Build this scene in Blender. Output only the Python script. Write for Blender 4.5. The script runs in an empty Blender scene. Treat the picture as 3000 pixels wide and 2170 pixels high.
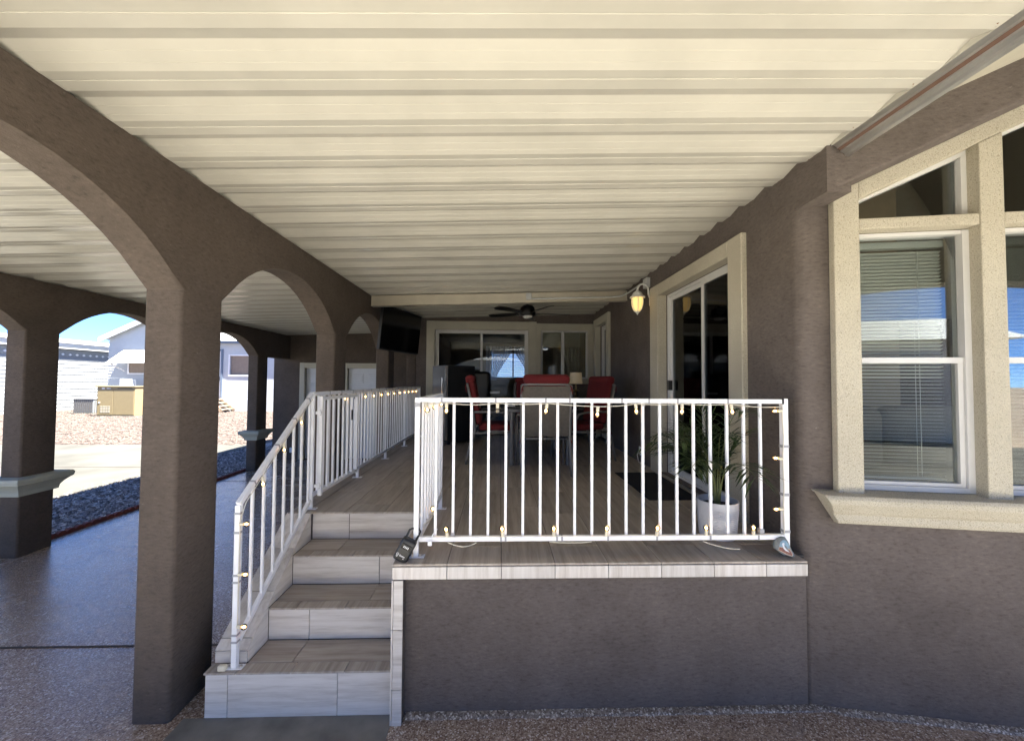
import bpy, bmesh, math, random
from mathutils import Vector, Matrix
random.seed(7)
PI = math.pi
sc = bpy.context.scene
COL = sc.collection

# ------------------------------------------------------------------ camera
CAM = Vector((0.0, 0.0, 1.92))
YAW, PIT, ROL = math.radians(1.75), math.radians(1.7), math.radians(0.35)
fw = Vector((math.sin(YAW) * math.cos(PIT), math.cos(YAW) * math.cos(PIT), math.sin(PIT)))
rt = Vector((math.cos(YAW), -math.sin(YAW), 0))
up = rt.cross(fw)
rt = rt * math.cos(ROL) + up * math.sin(ROL)
up = rt.cross(fw)
cd = bpy.data.cameras.new('camera')
cd.sensor_width = 36.0
cd.lens = 1150.0 / 3000.0 * 36.0
cd.clip_start, cd.clip_end = 0.02, 2000.0
cam = bpy.data.objects.new('camera', cd)
M = Matrix((rt, up, -fw)).transposed().to_4x4()
M.translation = CAM
cam.matrix_world = M
COL.objects.link(cam)
sc.camera = cam

# ------------------------------------------------------------------ sky and sun
SUN = Vector((0.54, -0.19, 1.0)).normalized()          # direction towards the sun
SUN_EL = math.asin(SUN.z)
world = bpy.data.worlds.new('World')
sc.world = world
world.use_nodes = True
wn = world.node_tree
bg = wn.nodes['Background']
sky = wn.nodes.new('ShaderNodeTexSky')
sky.sky_type = 'NISHITA'
sky.sun_disc = False
sky.sun_elevation = SUN_EL
sky.sun_rotation = math.atan2(SUN.x, SUN.y)
sky.air_density = 1.0
sky.dust_density = 0.0
sky.altitude = 9000.0
sky.ozone_density = 7.0
wn.links.new(sky.outputs[0], bg.inputs['Color'])
bg.inputs['Strength'].default_value = 0.09
sl = bpy.data.lights.new('sun', 'SUN')
sl.energy = 5.0
sl.angle = math.radians(0.53)
sl.color = (1.0, 0.955, 0.88)
so = bpy.data.objects.new('sun', sl)
so.rotation_euler = SUN.to_track_quat('Z', 'Y').to_euler()
so.location = (20, 12, 30)
COL.objects.link(so)
sc.view_settings.view_transform = 'Standard'
sc.view_settings.look = 'None'
sc.view_settings.exposure = 2.78
sc.view_settings.gamma = 1.0
sc.view_settings.use_curve_mapping = False
cy = sc.cycles
cy.use_denoising = True
cy.max_bounces = 10
cy.diffuse_bounces = 6
cy.glossy_bounces = 4
cy.transmission_bounces = 6
cy.transparent_max_bounces = 24
cy.sample_clamp_indirect = 4.0
cy.sample_clamp_direct = 0.0
cy.caustics_reflective = False
cy.caustics_refractive = False
cy.blur_glossy = 0.5

# ------------------------------------------------------------------ materials
def new_mat(name):
    m = bpy.data.materials.new(name)
    m.use_nodes = True
    nt = m.node_tree
    return m, nt, nt.nodes['Principled BSDF']

def nd(nt, t, **kw):
    n = nt.nodes.new(t)
    for k, v in kw.items():
        if k in n.inputs.keys():
            n.inputs[k].default_value = v
        else:
            setattr(n, k, v)
    return n

def ramp(nt, fac, stops):
    r = nt.nodes.new('ShaderNodeValToRGB')
    e = r.color_ramp.elements
    while len(e) < len(stops):
        e.new(0.5)
    for i, (p, c) in enumerate(stops):
        e[i].position = p
        e[i].color = (c[0], c[1], c[2], 1)
    nt.links.new(fac, r.inputs[0])
    return r.outputs[0]

def coords(nt, kind='pos'):
    if kind == 'pos':
        return nt.nodes.new('ShaderNodeNewGeometry').outputs['Position']
    return nt.nodes.new('ShaderNodeTexCoord').outputs['Object']

def mapping(nt, vec, scale, rot=(0, 0, 0)):
    m = nt.nodes.new('ShaderNodeMapping')
    m.inputs['Scale'].default_value = scale
    m.inputs['Rotation'].default_value = rot
    nt.links.new(vec, m.inputs['Vector'])
    return m.outputs[0]

def noise(nt, vec, scale, detail=3, rough=0.55, w=None):
    n = nt.nodes.new('ShaderNodeTexNoise')
    if w is not None:
        n.noise_dimensions = '4D'
        nt.links.new(w, n.inputs['W'])
    n.inputs['Scale'].default_value = scale
    n.inputs['Detail'].default_value = detail
    n.inputs['Roughness'].default_value = rough
    nt.links.new(vec, n.inputs['Vector'])
    return n.outputs[0]

def bump(nt, h, strength, dist, bsdf, prev=None):
    b = nt.nodes.new('ShaderNodeBump')
    b.inputs['Strength'].default_value = strength
    b.inputs['Distance'].default_value = dist
    nt.links.new(h, b.inputs['Height'])
    if prev:
        nt.links.new(prev, b.inputs['Normal'])
    nt.links.new(b.outputs[0], bsdf.inputs['Normal'])
    return b.outputs[0]

def plain(name, c, rough=0.5, metal=0.0, var=0.06, scale=6.0, spec=0.5, bmp=0.0, bscale=200.0, kind='obj', coat=0.0):
    m, nt, p = new_mat(name)
    v = coords(nt, kind)
    n = noise(nt, v, scale, 4)
    lo = tuple(x * (1 - var) for x in c)
    hi = tuple(min(1, x * (1 + var)) for x in c)
    nt.links.new(ramp(nt, n, [(0.3, lo), (0.7, hi)]), p.inputs['Base Color'])
    p.inputs['Roughness'].default_value = rough
    p.inputs['Metallic'].default_value = metal
    p.inputs['Specular IOR Level'].default_value = spec
    p.inputs['Coat Weight'].default_value = coat
    if bmp:
        bump(nt, noise(nt, v, bscale, 2), bmp, 0.002, p)
    return m

def stucco(name, c, var=0.2, fine=90.0, depth=0.004, strength=0.7, rough=0.85, marks=True):
    m, nt, p = new_mat(name)
    v = coords(nt)
    big = noise(nt, v, 2.4, 8, 0.72)
    lo = tuple(x * (1 - var) for x in c)
    hi = tuple(min(1, x * (1 + var)) for x in c)
    col = ramp(nt, big, [(0.3, lo), (0.7, hi)])
    mp = mapping(nt, v, (1.0, 1.0, 2.6), (0.5, 0.35, 0.2))
    sw = noise(nt, mp, fine * 0.33, 4, 0.65)
    if marks:
        mk = ramp(nt, sw, [(0.28, (0.66, 0.65, 0.65)), (0.45, (0.96, 0.96, 0.96)), (0.60, (1.05, 1.05, 1.05)), (0.78, (1.4, 1.37, 1.33))])
        mx = nd(nt, 'ShaderNodeMix', data_type='RGBA', blend_type='MULTIPLY')
        mx.inputs['Factor'].default_value = 1.0
        nt.links.new(col, mx.inputs[6])
        nt.links.new(mk, mx.inputs[7])
        # sparse pale chips and scuffs
        fl = ramp(nt, noise(nt, mapping(nt, v, (1.0, 1.0, 1.7), (0.2, 0.3, 0.9)), 21.0, 4, 0.62), [(0.0, (0, 0, 0)), (0.715, (0, 0, 0)), (0.76, (0.55, 0.55, 0.55)), (1.0, (0.8, 0.8, 0.8))])
        mf = nd(nt, 'ShaderNodeMix', data_type='RGBA', blend_type='MIX')
        nt.links.new(fl, mf.inputs['Factor'])
        nt.links.new(mx.outputs[2], mf.inputs[6])
        mf.inputs[7].default_value = (0.30, 0.27, 0.25, 1)
        col = mf.outputs[2]
    nt.links.new(col, p.inputs['Base Color'])
    p.inputs['Roughness'].default_value = rough
    p.inputs['Specular IOR Level'].default_value = 0.25
    b1 = bump(nt, sw, strength * 0.6, depth * 2, p)
    bump(nt, noise(nt, v, fine, 3, 0.7), strength, depth, p, b1)
    return m

def chipped(name, c, chip, rough):
    m, nt, p = new_mat(name)
    v = coords(nt)
    n1 = noise(nt, v, 75.0, 3, 0.6)
    a = ramp(nt, n1, [(0.0, c), (0.735, c), (0.755, chip), (1.0, chip)])
    b = ramp(nt, noise(nt, v, 9.0, 4, 0.6), [(0.3, (0.92, 0.915, 0.90)), (0.7, (1.03, 1.03, 1.03))])
    mx = nd(nt, 'ShaderNodeMix', data_type='RGBA', blend_type='MULTIPLY')
    mx.inputs['Factor'].default_value = 1.0
    nt.links.new(a, mx.inputs[6]); nt.links.new(b, mx.inputs[7])
    nt.links.new(mx.outputs[2], p.inputs['Base Color'])
    p.inputs['Roughness'].default_value = rough
    return m

def speckled(name, c, dark, rough=0.9):
    m, nt, p = new_mat(name)
    v = coords(nt)
    n1 = noise(nt, v, 190.0, 3, 0.7)
    col = ramp(nt, n1, [(0.36, dark), (0.46, tuple(x * .9 for x in c)), (0.6, c), (0.75, tuple(min(1, x * 1.1) for x in c))])
    big = ramp(nt, noise(nt, v, 2.0, 5, .6), [(0.3, (.9, .89, .87)), (0.7, (1.06, 1.06, 1.06))])
    mx = nd(nt, 'ShaderNodeMix', data_type='RGBA', blend_type='MULTIPLY')
    mx.inputs['Factor'].default_value = 1.0
    nt.links.new(col, mx.inputs[6]); nt.links.new(big, mx.inputs[7])
    nt.links.new(mx.outputs[2], p.inputs['Base Color'])
    p.inputs['Roughness'].default_value = rough
    p.inputs['Specular IOR Level'].default_value = 0.2
    bump(nt, n1, 0.8, 0.006, p)
    return m

def tile_mat(name, axis, stops, rough=0.38):
    m, nt, p = new_mat(name)
    v = coords(nt, 'obj')
    rnd = nt.nodes.new('ShaderNodeObjectInfo').outputs['Random']
    mul = nd(nt, 'ShaderNodeMath', operation='MULTIPLY')
    mul.inputs[1].default_value = 57.0
    nt.links.new(rnd, mul.inputs[0])
    s = [24.0, 24.0, 24.0]
    s[axis] = 1.6
    f = noise(nt, mapping(nt, v, s), 1.0, 6, 0.62, mul.outputs[0])
    s2 = [90.0, 90.0, 90.0]
    s2[axis] = 9.0
    f2 = noise(nt, mapping(nt, v, s2), 1.0, 3, 0.6, mul.outputs[0])
    add = nd(nt, 'ShaderNodeMath', operation='MULTIPLY_ADD')
    add.inputs[1].default_value = 0.28
    nt.links.new(f2, add.inputs[0])
    nt.links.new(f, add.inputs[2])
    col = ramp(nt, add.outputs[0], stops)
    # whole-tile shade differences
    rr = ramp(nt, rnd, [(0.0, (0.9, 0.9, 0.9)), (1.0, (1.08, 1.07, 1.06))])
    mx = nd(nt, 'ShaderNodeMix', data_type='RGBA', blend_type='MULTIPLY')
    mx.inputs['Factor'].default_value = 1.0
    nt.links.new(col, mx.inputs[6])
    nt.links.new(rr, mx.inputs[7])
    nt.links.new(mx.outputs[2], p.inputs['Base Color'])
    p.inputs['Roughness'].default_value = rough
    p.inputs['Specular IOR Level'].default_value = 0.4
    bump(nt, f2, 0.15, 0.001, p)
    return m

def glass_mat(name, tint=(0.86, 0.9, 0.9), refl=1.6, rough=0.0):
    m, nt, p = new_mat(name)
    nt.nodes.remove(p)
    out = nt.nodes['Material Output']
    tr = nd(nt, 'ShaderNodeBsdfTransparent')
    tr.inputs[0].default_value = (*tint, 1)
    gl = nd(nt, 'ShaderNodeBsdfGlossy')
    gl.inputs['Roughness'].default_value = rough
    fr = nd(nt, 'ShaderNodeFresnel')
    fr.inputs['IOR'].default_value = 1.5
    mu = nd(nt, 'ShaderNodeMath', operation='MULTIPLY', use_clamp=True)
    mu.inputs[1].default_value = refl
    nt.links.new(fr.outputs[0], mu.inputs[0])
    mx = nd(nt, 'ShaderNodeMixShader')
    nt.links.new(mu.outputs[0], mx.inputs[0])
    nt.links.new(tr.outputs[0], mx.inputs[1])
    nt.links.new(gl.outputs[0], mx.inputs[2])
    nt.links.new(mx.outputs[0], out.inputs[0])
    return m

def emit_mat(name, c, s, base=None):
    m, nt, p = new_mat(name)
    p.inputs['Base Color'].default_value = (*(base or c), 1)
    p.inputs['Emission Color'].default_value = (*c, 1)
    p.inputs['Emission Strength'].default_value = s
    p.inputs['Roughness'].default_value = 0.5
    return m

def sheer_mat(name, c, alpha):
    m, nt, p = new_mat(name)
    nt.nodes.remove(p)
    out = nt.nodes['Material Output']
    tr = nd(nt, 'ShaderNodeBsdfTransparent')
    di = nd(nt, 'ShaderNodeBsdfDiffuse')
    tl = nd(nt, 'ShaderNodeBsdfTranslucent')
    di.inputs[0].default_value = (*c, 1)
    tl.inputs[0].default_value = (*c, 1)
    a = nd(nt, 'ShaderNodeMixShader')
    a.inputs[0].default_value = 0.5
    nt.links.new(di.outputs[0], a.inputs[1])
    nt.links.new(tl.outputs[0], a.inputs[2])
    b = nd(nt, 'ShaderNodeMixShader')
    b.inputs[0].default_value = alpha
    nt.links.new(tr.outputs[0], b.inputs[1])
    nt.links.new(a.outputs[0], b.inputs[2])
    nt.links.new(b.outputs[0], out.inputs[0])
    return m

def pebble_mat(name, stops, scale, rough, bstr, coat=0.0, patch=0.15, patch_scale=0.7):
    m, nt, p = new_mat(name)
    v = coords(nt)
    vo = nd(nt, 'ShaderNodeTexVoronoi', feature='F1')
    vo.inputs['Scale'].default_value = scale
    nt.links.new(v, vo.inputs['Vector'])
    sep = nt.nodes.new('ShaderNodeSeparateColor')
    nt.links.new(vo.outputs['Color'], sep.inputs[0])
    col = ramp(nt, sep.outputs[0], stops)
    big = noise(nt, v, patch_scale, 5, 0.6)  # random broad tone patches in the base colour
    pr = ramp(nt, big, [(0.3, (1 - patch,) * 3), (0.7, (1 + patch,) * 3)])
    mx = nd(nt, 'ShaderNodeMix', data_type='RGBA', blend_type='MULTIPLY')
    mx.inputs['Factor'].default_value = 1.0
    nt.links.new(col, mx.inputs[6])
    nt.links.new(pr, mx.inputs[7])
    nt.links.new(mx.outputs[2], p.inputs['Base Color'])
    r2 = ramp(nt, noise(nt, v, 2.2, 5, 0.6), [(0.3, (rough * 0.75,) * 3), (0.75, (min(1, rough * 1.35),) * 3)])
    nt.links.new(r2, p.inputs['Roughness'])
    p.inputs['Coat Weight'].default_value = coat
    p.inputs['Coat Roughness'].default_value = 0.2
    bump(nt, vo.outputs['Distance'], bstr, 0.003, p)
    return m

MAT = {}
MAT['brown'] = stucco('brown_stucco', (0.100, 0.079, 0.064))
MAT['litbrown'] = stucco('lit_brown_stucco', (0.128, 0.106, 0.093), strength=0.6)  # same brown paint, lightened to stand in for light on house and deck
MAT['tan'] = speckled('tan_stucco', (0.57, 0.525, 0.415), (0.30, 0.26, 0.19))
MAT['band'] = stucco('pale_green_grey_moulding', (0.42, 0.43, 0.36), var=0.05, fine=120.0, depth=0.002, strength=0.3, marks=False)
MAT['pan'] = plain('cream_enamelled_aluminium', (0.515, 0.492, 0.425), 0.22, 0.0, 0.07, 2.5, kind='pos')
MAT['cream'] = plain('cream_painted_trim', (0.50, 0.47, 0.375), 0.6, var=0.05, bmp=0.2)
MAT['alu'] = plain('brushed_aluminium', (0.50, 0.485, 0.455), 0.42, 0.9, 0.15, 5.0)
MAT['galv'] = plain('galvanised_steel', (0.60, 0.60, 0.58), 0.35, 0.3)
MAT['beam'] = plain('cream_aluminium_beam', (0.62, 0.56, 0.44), 0.3, 0.35, 0.08, 4.0)
MAT['white'] = chipped('white_enamel', (0.84, 0.84, 0.85), (0.34, 0.31, 0.28), 0.42)
MAT['whitedoor'] = plain('white_door_paint', (0.72, 0.74, 0.76), 0.5, var=0.03)
MAT['vinyl'] = plain('white_vinyl', (0.64, 0.63, 0.60), 0.4, var=0.03)
ST = [(0.38, (0.38, 0.335, 0.285)), (0.52, (0.53, 0.48, 0.425)), (0.66, (0.64, 0.595, 0.54)), (0.85, (0.72, 0.68, 0.63))]
MAT['tx'] = tile_mat('travertine_tile_along_x', 0, ST)
MAT['ty'] = tile_mat('travertine_tile_along_y', 1, ST)
MAT['tz'] = tile_mat('travertine_tile_along_z', 2, ST)
SD = [(0.36, (0.205, 0.168, 0.132)), (0.52, (0.305, 0.26, 0.212)), (0.68, (0.395, 0.345, 0.29)), (0.85, (0.48, 0.43, 0.37))]
MAT['dx'] = tile_mat('wood_look_tile_along_x', 0, SD, 0.42)
MAT['dy'] = tile_mat('wood_look_tile_along_y', 1, SD, 0.42)
MAT['grout'] = plain('dark_grout', (0.075, 0.068, 0.06), 0.9)
MAT['pebble'] = pebble_mat('sealed_pebble_floor', [(0.0, (0.15, 0.098, 0.066)), (0.3, (0.275, 0.19, 0.133)), (0.6, (0.37, 0.275, 0.20)), (0.88, (0.48, 0.375, 0.285)), (0.96, (0.70, 0.62, 0.53))], 140.0, 0.25, 0.4, 0.6, 0.14)
MAT['lip'] = pebble_mat('pale_pebble_lip', [(0.0, (0.09, 0.065, 0.048)), (0.5, (0.20, 0.155, 0.118)), (0.82, (0.32, 0.265, 0.21)), (0.95, (0.60, 0.54, 0.46))], 120.0, 0.5, 0.6)
MAT['pad'] = plain('dark_concrete', (0.165, 0.155, 0.135), 0.75, var=0.3, scale=5.0, bmp=0.3, bscale=160.0, kind='pos')
MAT['joint'] = plain('joint_filler', (0.06, 0.045, 0.038), 0.9)
MAT['driveconc'] = plain('bounce_concrete', (0.55, 0.525, 0.46), 0.85, var=0.08, scale=0.6, kind='pos')  # kept extra pale so the unseen driveway bounces light into the patio
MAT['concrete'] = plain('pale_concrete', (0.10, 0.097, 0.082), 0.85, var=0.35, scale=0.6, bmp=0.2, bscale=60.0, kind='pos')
MAT['gravel'] = pebble_mat('pink_gravel', [(0.0, (0.03, 0.021, 0.017)), (0.35, (0.078, 0.058, 0.048)), (0.7, (0.122, 0.098, 0.083)), (1.0, (0.175, 0.15, 0.132))], 13.0, 0.9, 1.0, patch=0.1)
MAT['greygravel'] = pebble_mat('grey_gravel', [(0.0, (0.07, 0.06, 0.056)), (0.45, (0.22, 0.19, 0.18)), (0.8, (0.40, 0.36, 0.34)), (1.0, (0.7, 0.66, 0.62))], 28.0, 0.9, 1.0, patch=0.1)
MAT['stoneA'] = plain('gravel_stone_grey', (0.33, 0.30, 0.29), 0.85, var=0.4, scale=9.0, kind='pos')
MAT['stoneB'] = plain('gravel_stone_pink', (0.12, 0.092, 0.078), 0.85, var=0.35, scale=3.0, kind='pos')
MAT['soil'] = plain('dry_soil', (0.33, 0.27, 0.21), 0.95, var=0.15, scale=0.5, kind='pos')
MAT['asphalt'] = plain('asphalt', (0.06, 0.06, 0.06), 0.9, kind='pos')
MAT['brick'] = plain('red_edging_brick', (0.23, 0.07, 0.05), 0.8, var=0.2, bmp=0.4, bscale=120.0)
MAT['glass'] = glass_mat('window_glass', (0.92, 0.95, 0.94), 0.85)
MAT['dglass'] = glass_mat('tinted_door_glass', (0.5, 0.55, 0.55), 1.0)
MAT['bulbglass'] = glass_mat('bulb_glass', (0.95, 0.88, 0.74), 1.2)
MAT['fil'] = emit_mat('glowing_filament', (1.0, 0.68, 0.32), 2.0)
MAT['socket'] = plain('cream_socket', (0.72, 0.66, 0.5), 0.5)
MAT['tape'] = plain('grey_tape', (0.33, 0.33, 0.34), 0.6)
MAT['black'] = plain('black_plastic', (0.013, 0.013, 0.014), 0.4)
MAT['blackgloss'] = plain('black_screen', (0.006, 0.006, 0.007), 0.12, spec=0.25)
MAT['blackmetal'] = plain('black_metal', (0.02, 0.019, 0.018), 0.35, 0.4)
MAT['dgrey'] = plain('dark_grey_metal', (0.16, 0.155, 0.15), 0.4, 0.3)
MAT['frame'] = plain('taupe_frame', (0.19, 0.178, 0.165), 0.45, 0.2)
MAT['sling'] = plain('taupe_sling', (0.135, 0.117, 0.096), 0.8, var=0.12, scale=40.0, bmp=0.4, bscale=400.0)
MAT['red'] = plain('red_cushion', (0.12, 0.006, 0.007), 0.85, var=0.12, bmp=0.3, bscale=300.0)
MAT['steel'] = plain('grey_steel_door', (0.10, 0.105, 0.11), 0.35, 0.5, 0.1, 3.0)
MAT['chrome'] = plain('bright_metal', (0.8, 0.8, 0.8), 0.2, 1.0)
MAT['brass'] = plain('dull_brass', (0.36, 0.27, 0.13), 0.35, 0.8)
MAT['lshade'] = emit_mat('lamp_shade_linen', (1.0, 0.75, 0.42), 0.012, (0.66, 0.56, 0.4))
MAT['lglass'] = emit_mat('lit_seeded_glass', (1.0, 0.62, 0.18), 0.16, (0.8, 0.65, 0.35))
MAT['fanglass'] = plain('frosted_glass', (0.6, 0.58, 0.55), 0.5)
MAT['lantern'] = plain('white_cast_metal', (0.70, 0.69, 0.64), 0.5, bmp=0.2)
MAT['pot'] = plain('white_glazed_pot', (0.66, 0.66, 0.67), 0.4, var=0.04)
MAT['earth'] = plain('potting_soil', (0.03, 0.022, 0.016), 0.95)
MAT['leaf'] = plain('palm_leaf', (0.024, 0.046, 0.010), 0.45, var=0.45, scale=12.0)
MAT['stem'] = plain('palm_stem', (0.12, 0.14, 0.05), 0.6)
MAT['mat'] = plain('dark_ribbed_mat', (0.022, 0.018, 0.016), 0.95, var=0.3, scale=60.0)
MAT['blind'] = plain('off_white_blind', (0.70, 0.69, 0.62), 0.5, var=0.02)
MAT['sheer'] = sheer_mat('sheer_curtain', (0.8, 0.8, 0.8), 0.78)
MAT['drape'] = plain('beige_drape', (0.42, 0.38, 0.30), 0.9)
MAT['room'] = plain('room_paint', (0.33, 0.28, 0.2), 0.9, kind='pos')
MAT['roomceil'] = plain('room_ceiling', (0.50, 0.46, 0.36), 0.9, kind='pos')
MAT['carpet'] = plain('room_floor', (0.22, 0.18, 0.14), 0.95, kind='pos')
MAT['sofa'] = plain('sofa_fabric', (0.22, 0.2, 0.16), 0.95)
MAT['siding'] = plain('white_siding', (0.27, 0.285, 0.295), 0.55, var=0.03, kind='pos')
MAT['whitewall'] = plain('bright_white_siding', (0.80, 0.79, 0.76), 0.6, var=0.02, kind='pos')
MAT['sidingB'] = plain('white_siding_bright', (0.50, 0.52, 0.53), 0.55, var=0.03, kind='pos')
MAT['roofing'] = plain('pale_roof_sheet', (0.60, 0.62, 0.62), 0.5, var=0.04, kind='pos')
MAT['bluegrey'] = plain('blue_grey_paint', (0.14, 0.18, 0.24), 0.6)
MAT['screen'] = plain('tan_window_screen', (0.27, 0.21, 0.16), 0.7)
MAT['cabinet'] = plain('tan_cabinet_paint', (0.27, 0.215, 0.115), 0.6, var=0.04)
MAT['acgrey'] = plain('ac_grey', (0.26, 0.28, 0.29), 0.5)
MAT['terracotta'] = plain('terracotta', (0.40, 0.13, 0.06), 0.8)
MAT['wood'] = plain('weathered_wood', (0.30, 0.22, 0.16), 0.8, var=0.2, scale=12.0)
MAT['gutterbrown'] = plain('faded_brown_paint', (0.13, 0.075, 0.055), 0.6)
MAT['rust'] = plain('rusty_iron', (0.13, 0.055, 0.02), 0.9, var=0.4, scale=60.0)
MAT['whiterock'] = plain('white_rock', (0.7, 0.69, 0.66), 0.8)
MAT['rock'] = plain('painted_rock_grey', (0.20, 0.21, 0.2), 0.6, var=0.25, scale=40.0)
MAT['rockblue'] = plain('rock_paint_blue', (0.24, 0.36, 0.42), 0.5, var=0.25, scale=60.0)
MAT['rockred'] = plain('rock_paint_rust', (0.24, 0.085, 0.045), 0.5, var=0.4, scale=90.0)
MAT['rockwhite'] = plain('rock_paint_white', (0.75, 0.74, 0.72), 0.5)
MAT['rocktan'] = plain('rock_paint_tan', (0.5, 0.4, 0.28), 0.5)
MAT['print'] = plain('white_print', (0.7, 0.7, 0.7), 0.5)
MAT['foliage'] = plain('shrub_leaf', (0.06, 0.10, 0.03), 0.6, var=0.4, scale=5.0)
MAT['bark'] = plain('bark', (0.12, 0.09, 0.06), 0.9)
MAT['wire'] = plain('cream_wire', (0.62, 0.58, 0.48), 0.5)

# ------------------------------------------------------------------ mesh tools
class MB:
    def __init__(s):
        s.v, s.f = [], []
    def add(s, vs, fs):
        o = len(s.v)
        s.v += [tuple(p) for p in vs]
        s.f += [tuple(i + o for i in q) for q in fs]
        return s
    def box(s, x0, x1, y0, y1, z0, z1, c=0.0):
        x0, x1 = min(x0, x1), max(x0, x1)
        y0, y1 = min(y0, y1), max(y0, y1)
        z0, z1 = min(z0, z1), max(z0, z1)
        if c <= 0:
            vs = [(x, y, z) for x in (x0, x1) for y in (y0, y1) for z in (z0, z1)]
            fs = [(0, 1, 3, 2), (4, 6, 7, 5), (0, 4, 5, 1), (2, 3, 7, 6), (0, 2, 6, 4), (1, 5, 7, 3)]
            return s.add(vs, fs)
        c = min(c, (x1 - x0) * .45, (y1 - y0) * .45, (z1 - z0) * .45)
        X, Y, Z = (x0, x1), (y0, y1), (z0, z1)
        vs, ix = [], {}
        for i in (0, 1):
            for j in (0, 1):
                for k in (0, 1):
                    sx, sy, sz = c * (1 - 2 * i), c * (1 - 2 * j), c * (1 - 2 * k)
                    ix[i, j, k, 'x'] = len(vs); vs.append((X[i], Y[j] + sy, Z[k] + sz))
                    ix[i, j, k, 'y'] = len(vs); vs.append((X[i] + sx, Y[j], Z[k] + sz))
                    ix[i, j, k, 'z'] = len(vs); vs.append((X[i] + sx, Y[j] + sy, Z[k]))
        fs = []
        for i in (0, 1):
            q = [ix[i, 0, 0, 'x'], ix[i, 1, 0, 'x'], ix[i, 1, 1, 'x'], ix[i, 0, 1, 'x']]
            fs.append(q if i else q[::-1])
            q = [ix[0, i, 0, 'y'], ix[0, i, 1, 'y'], ix[1, i, 1, 'y'], ix[1, i, 0, 'y']]
            fs.append(q if i else q[::-1])
            q = [ix[0, 0, i, 'z'], ix[1, 0, i, 'z'], ix[1, 1, i, 'z'], ix[0, 1, i, 'z']]
            fs.append(q if i else q[::-1])
        for i in (0, 1):
            for j in (0, 1):
                q = [ix[i, j, 0, 'x'], ix[i, j, 0, 'y'], ix[i, j, 1, 'y'], ix[i, j, 1, 'x']]
                fs.append(q if (i ^ j) == 0 else q[::-1])
                q = [ix[i, 0, j, 'x'], ix[i, 1, j, 'x'], ix[i, 1, j, 'z'], ix[i, 0, j, 'z']]
                fs.append(q if (i ^ j) == 1 else q[::-1])
                q = [ix[0, i, j, 'y'], ix[1, i, j, 'y'], ix[1, i, j, 'z'], ix[0, i, j, 'z']]
                fs.append(q if (i ^ j) == 0 else q[::-1])
        for i in (0, 1):
            for j in (0, 1):
                for k in (0, 1):
                    q = [ix[i, j, k, 'x'], ix[i, j, k, 'y'], ix[i, j, k, 'z']]
                    fs.append(q if (i ^ j ^ k) == 1 else q[::-1])
        return s.add(vs, fs)
    def bar(s, a, b, w, h, upv=(0, 0, 1), c=0.0):
        """box of section w x h from a to b"""
        a, b = Vector(a), Vector(b)
        d = (b - a)
        L = d.length
        d.normalize()
        u = Vector(upv)
        if abs(d.dot(u)) > 0.98:
            u = Vector((0, 1, 0))
        r = d.cross(u).normalized()
        u = r.cross(d).normalized()
        t = MB().box(0, L, -w / 2, w / 2, -h / 2, h / 2, c)
        vs = [a + d * x + (-r) * y + u * z for x, y, z in t.v]
        return s.add(vs, t.f)
    def tube(s, pts, r, n=8, cap=True):
        pts = [Vector(p) for p in pts]
        rs = r if isinstance(r, (list, tuple)) else [r] * len(pts)
        rings, prev = [], None
        for i, p in enumerate(pts):
            if i == 0: d = pts[1] - p
            elif i == len(pts) - 1: d = p - pts[i - 1]
            else: d = (pts[i + 1] - p).normalized() + (p - pts[i - 1]).normalized()
            d = d.normalized() if d.length > 1e-9 else Vector((0, 0, 1))
            if prev is None:
                a = Vector((0, 0, 1)) if abs(d.z) < 0.9 else Vector((1, 0, 0))
                u = d.cross(a).normalized()
            else:
                u = (prev - d * prev.dot(d))
                u = u.normalized() if u.length > 1e-6 else d.orthogonal().normalized()
            prev = u
            w = d.cross(u)
            rings.append([p + (u * math.cos(2 * PI * k / n) + w * math.sin(2 * PI * k / n)) * rs[i] for k in range(n)])
        vs = [q for rr in rings for q in rr]
        fs = []
        for i in range(len(rings) - 1):
            for k in range(n):
                fs.append((i * n + k, i * n + (k + 1) % n, (i + 1) * n + (k + 1) % n, (i + 1) * n + k))
        if cap:
            fs.append(tuple(range(n))[::-1])
            fs.append(tuple((len(rings) - 1) * n + k for k in range(n)))
        return s.add(vs, fs)
    def lathe(s, prof, c=(0, 0, 0), n=20, axis='z'):
        vs, fs = [], []
        for r, z in prof:
            for k in range(n):
                a = 2 * PI * k / n
                x, y = r * math.cos(a), r * math.sin(a)
                if axis == 'z': q = (c[0] + x, c[1] + y, c[2] + z)
                elif axis == 'x': q = (c[0] + z, c[1] + x, c[2] + y)
                else: q = (c[0] + y, c[1] + z, c[2] + x)
                vs.append(q)
        for i in range(len(prof) - 1):
            for k in range(n):
                fs.append((i * n + k, i * n + (k + 1) % n, (i + 1) * n + (k + 1) % n, (i + 1) * n + k))
        fs.append(tuple(range(n))[::-1])
        fs.append(tuple((len(prof) - 1) * n + k for k in range(n)))
        return s.add(vs, fs)
    def prism(s, poly, fn, a, b):
        """poly: 2-D outline; fn(u, v, w) -> 3-D; extruded from w=a to w=b"""
        n = len(poly)
        vs = [fn(u, v, a) for u, v in poly] + [fn(u, v, b) for u, v in poly]
        fs = [tuple(range(n))[::-1], tuple(range(n, 2 * n))]
        for i in range(n):
            j = (i + 1) % n
            fs.append((i, j, n + j, n + i))
        return s.add(vs, fs)
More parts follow.
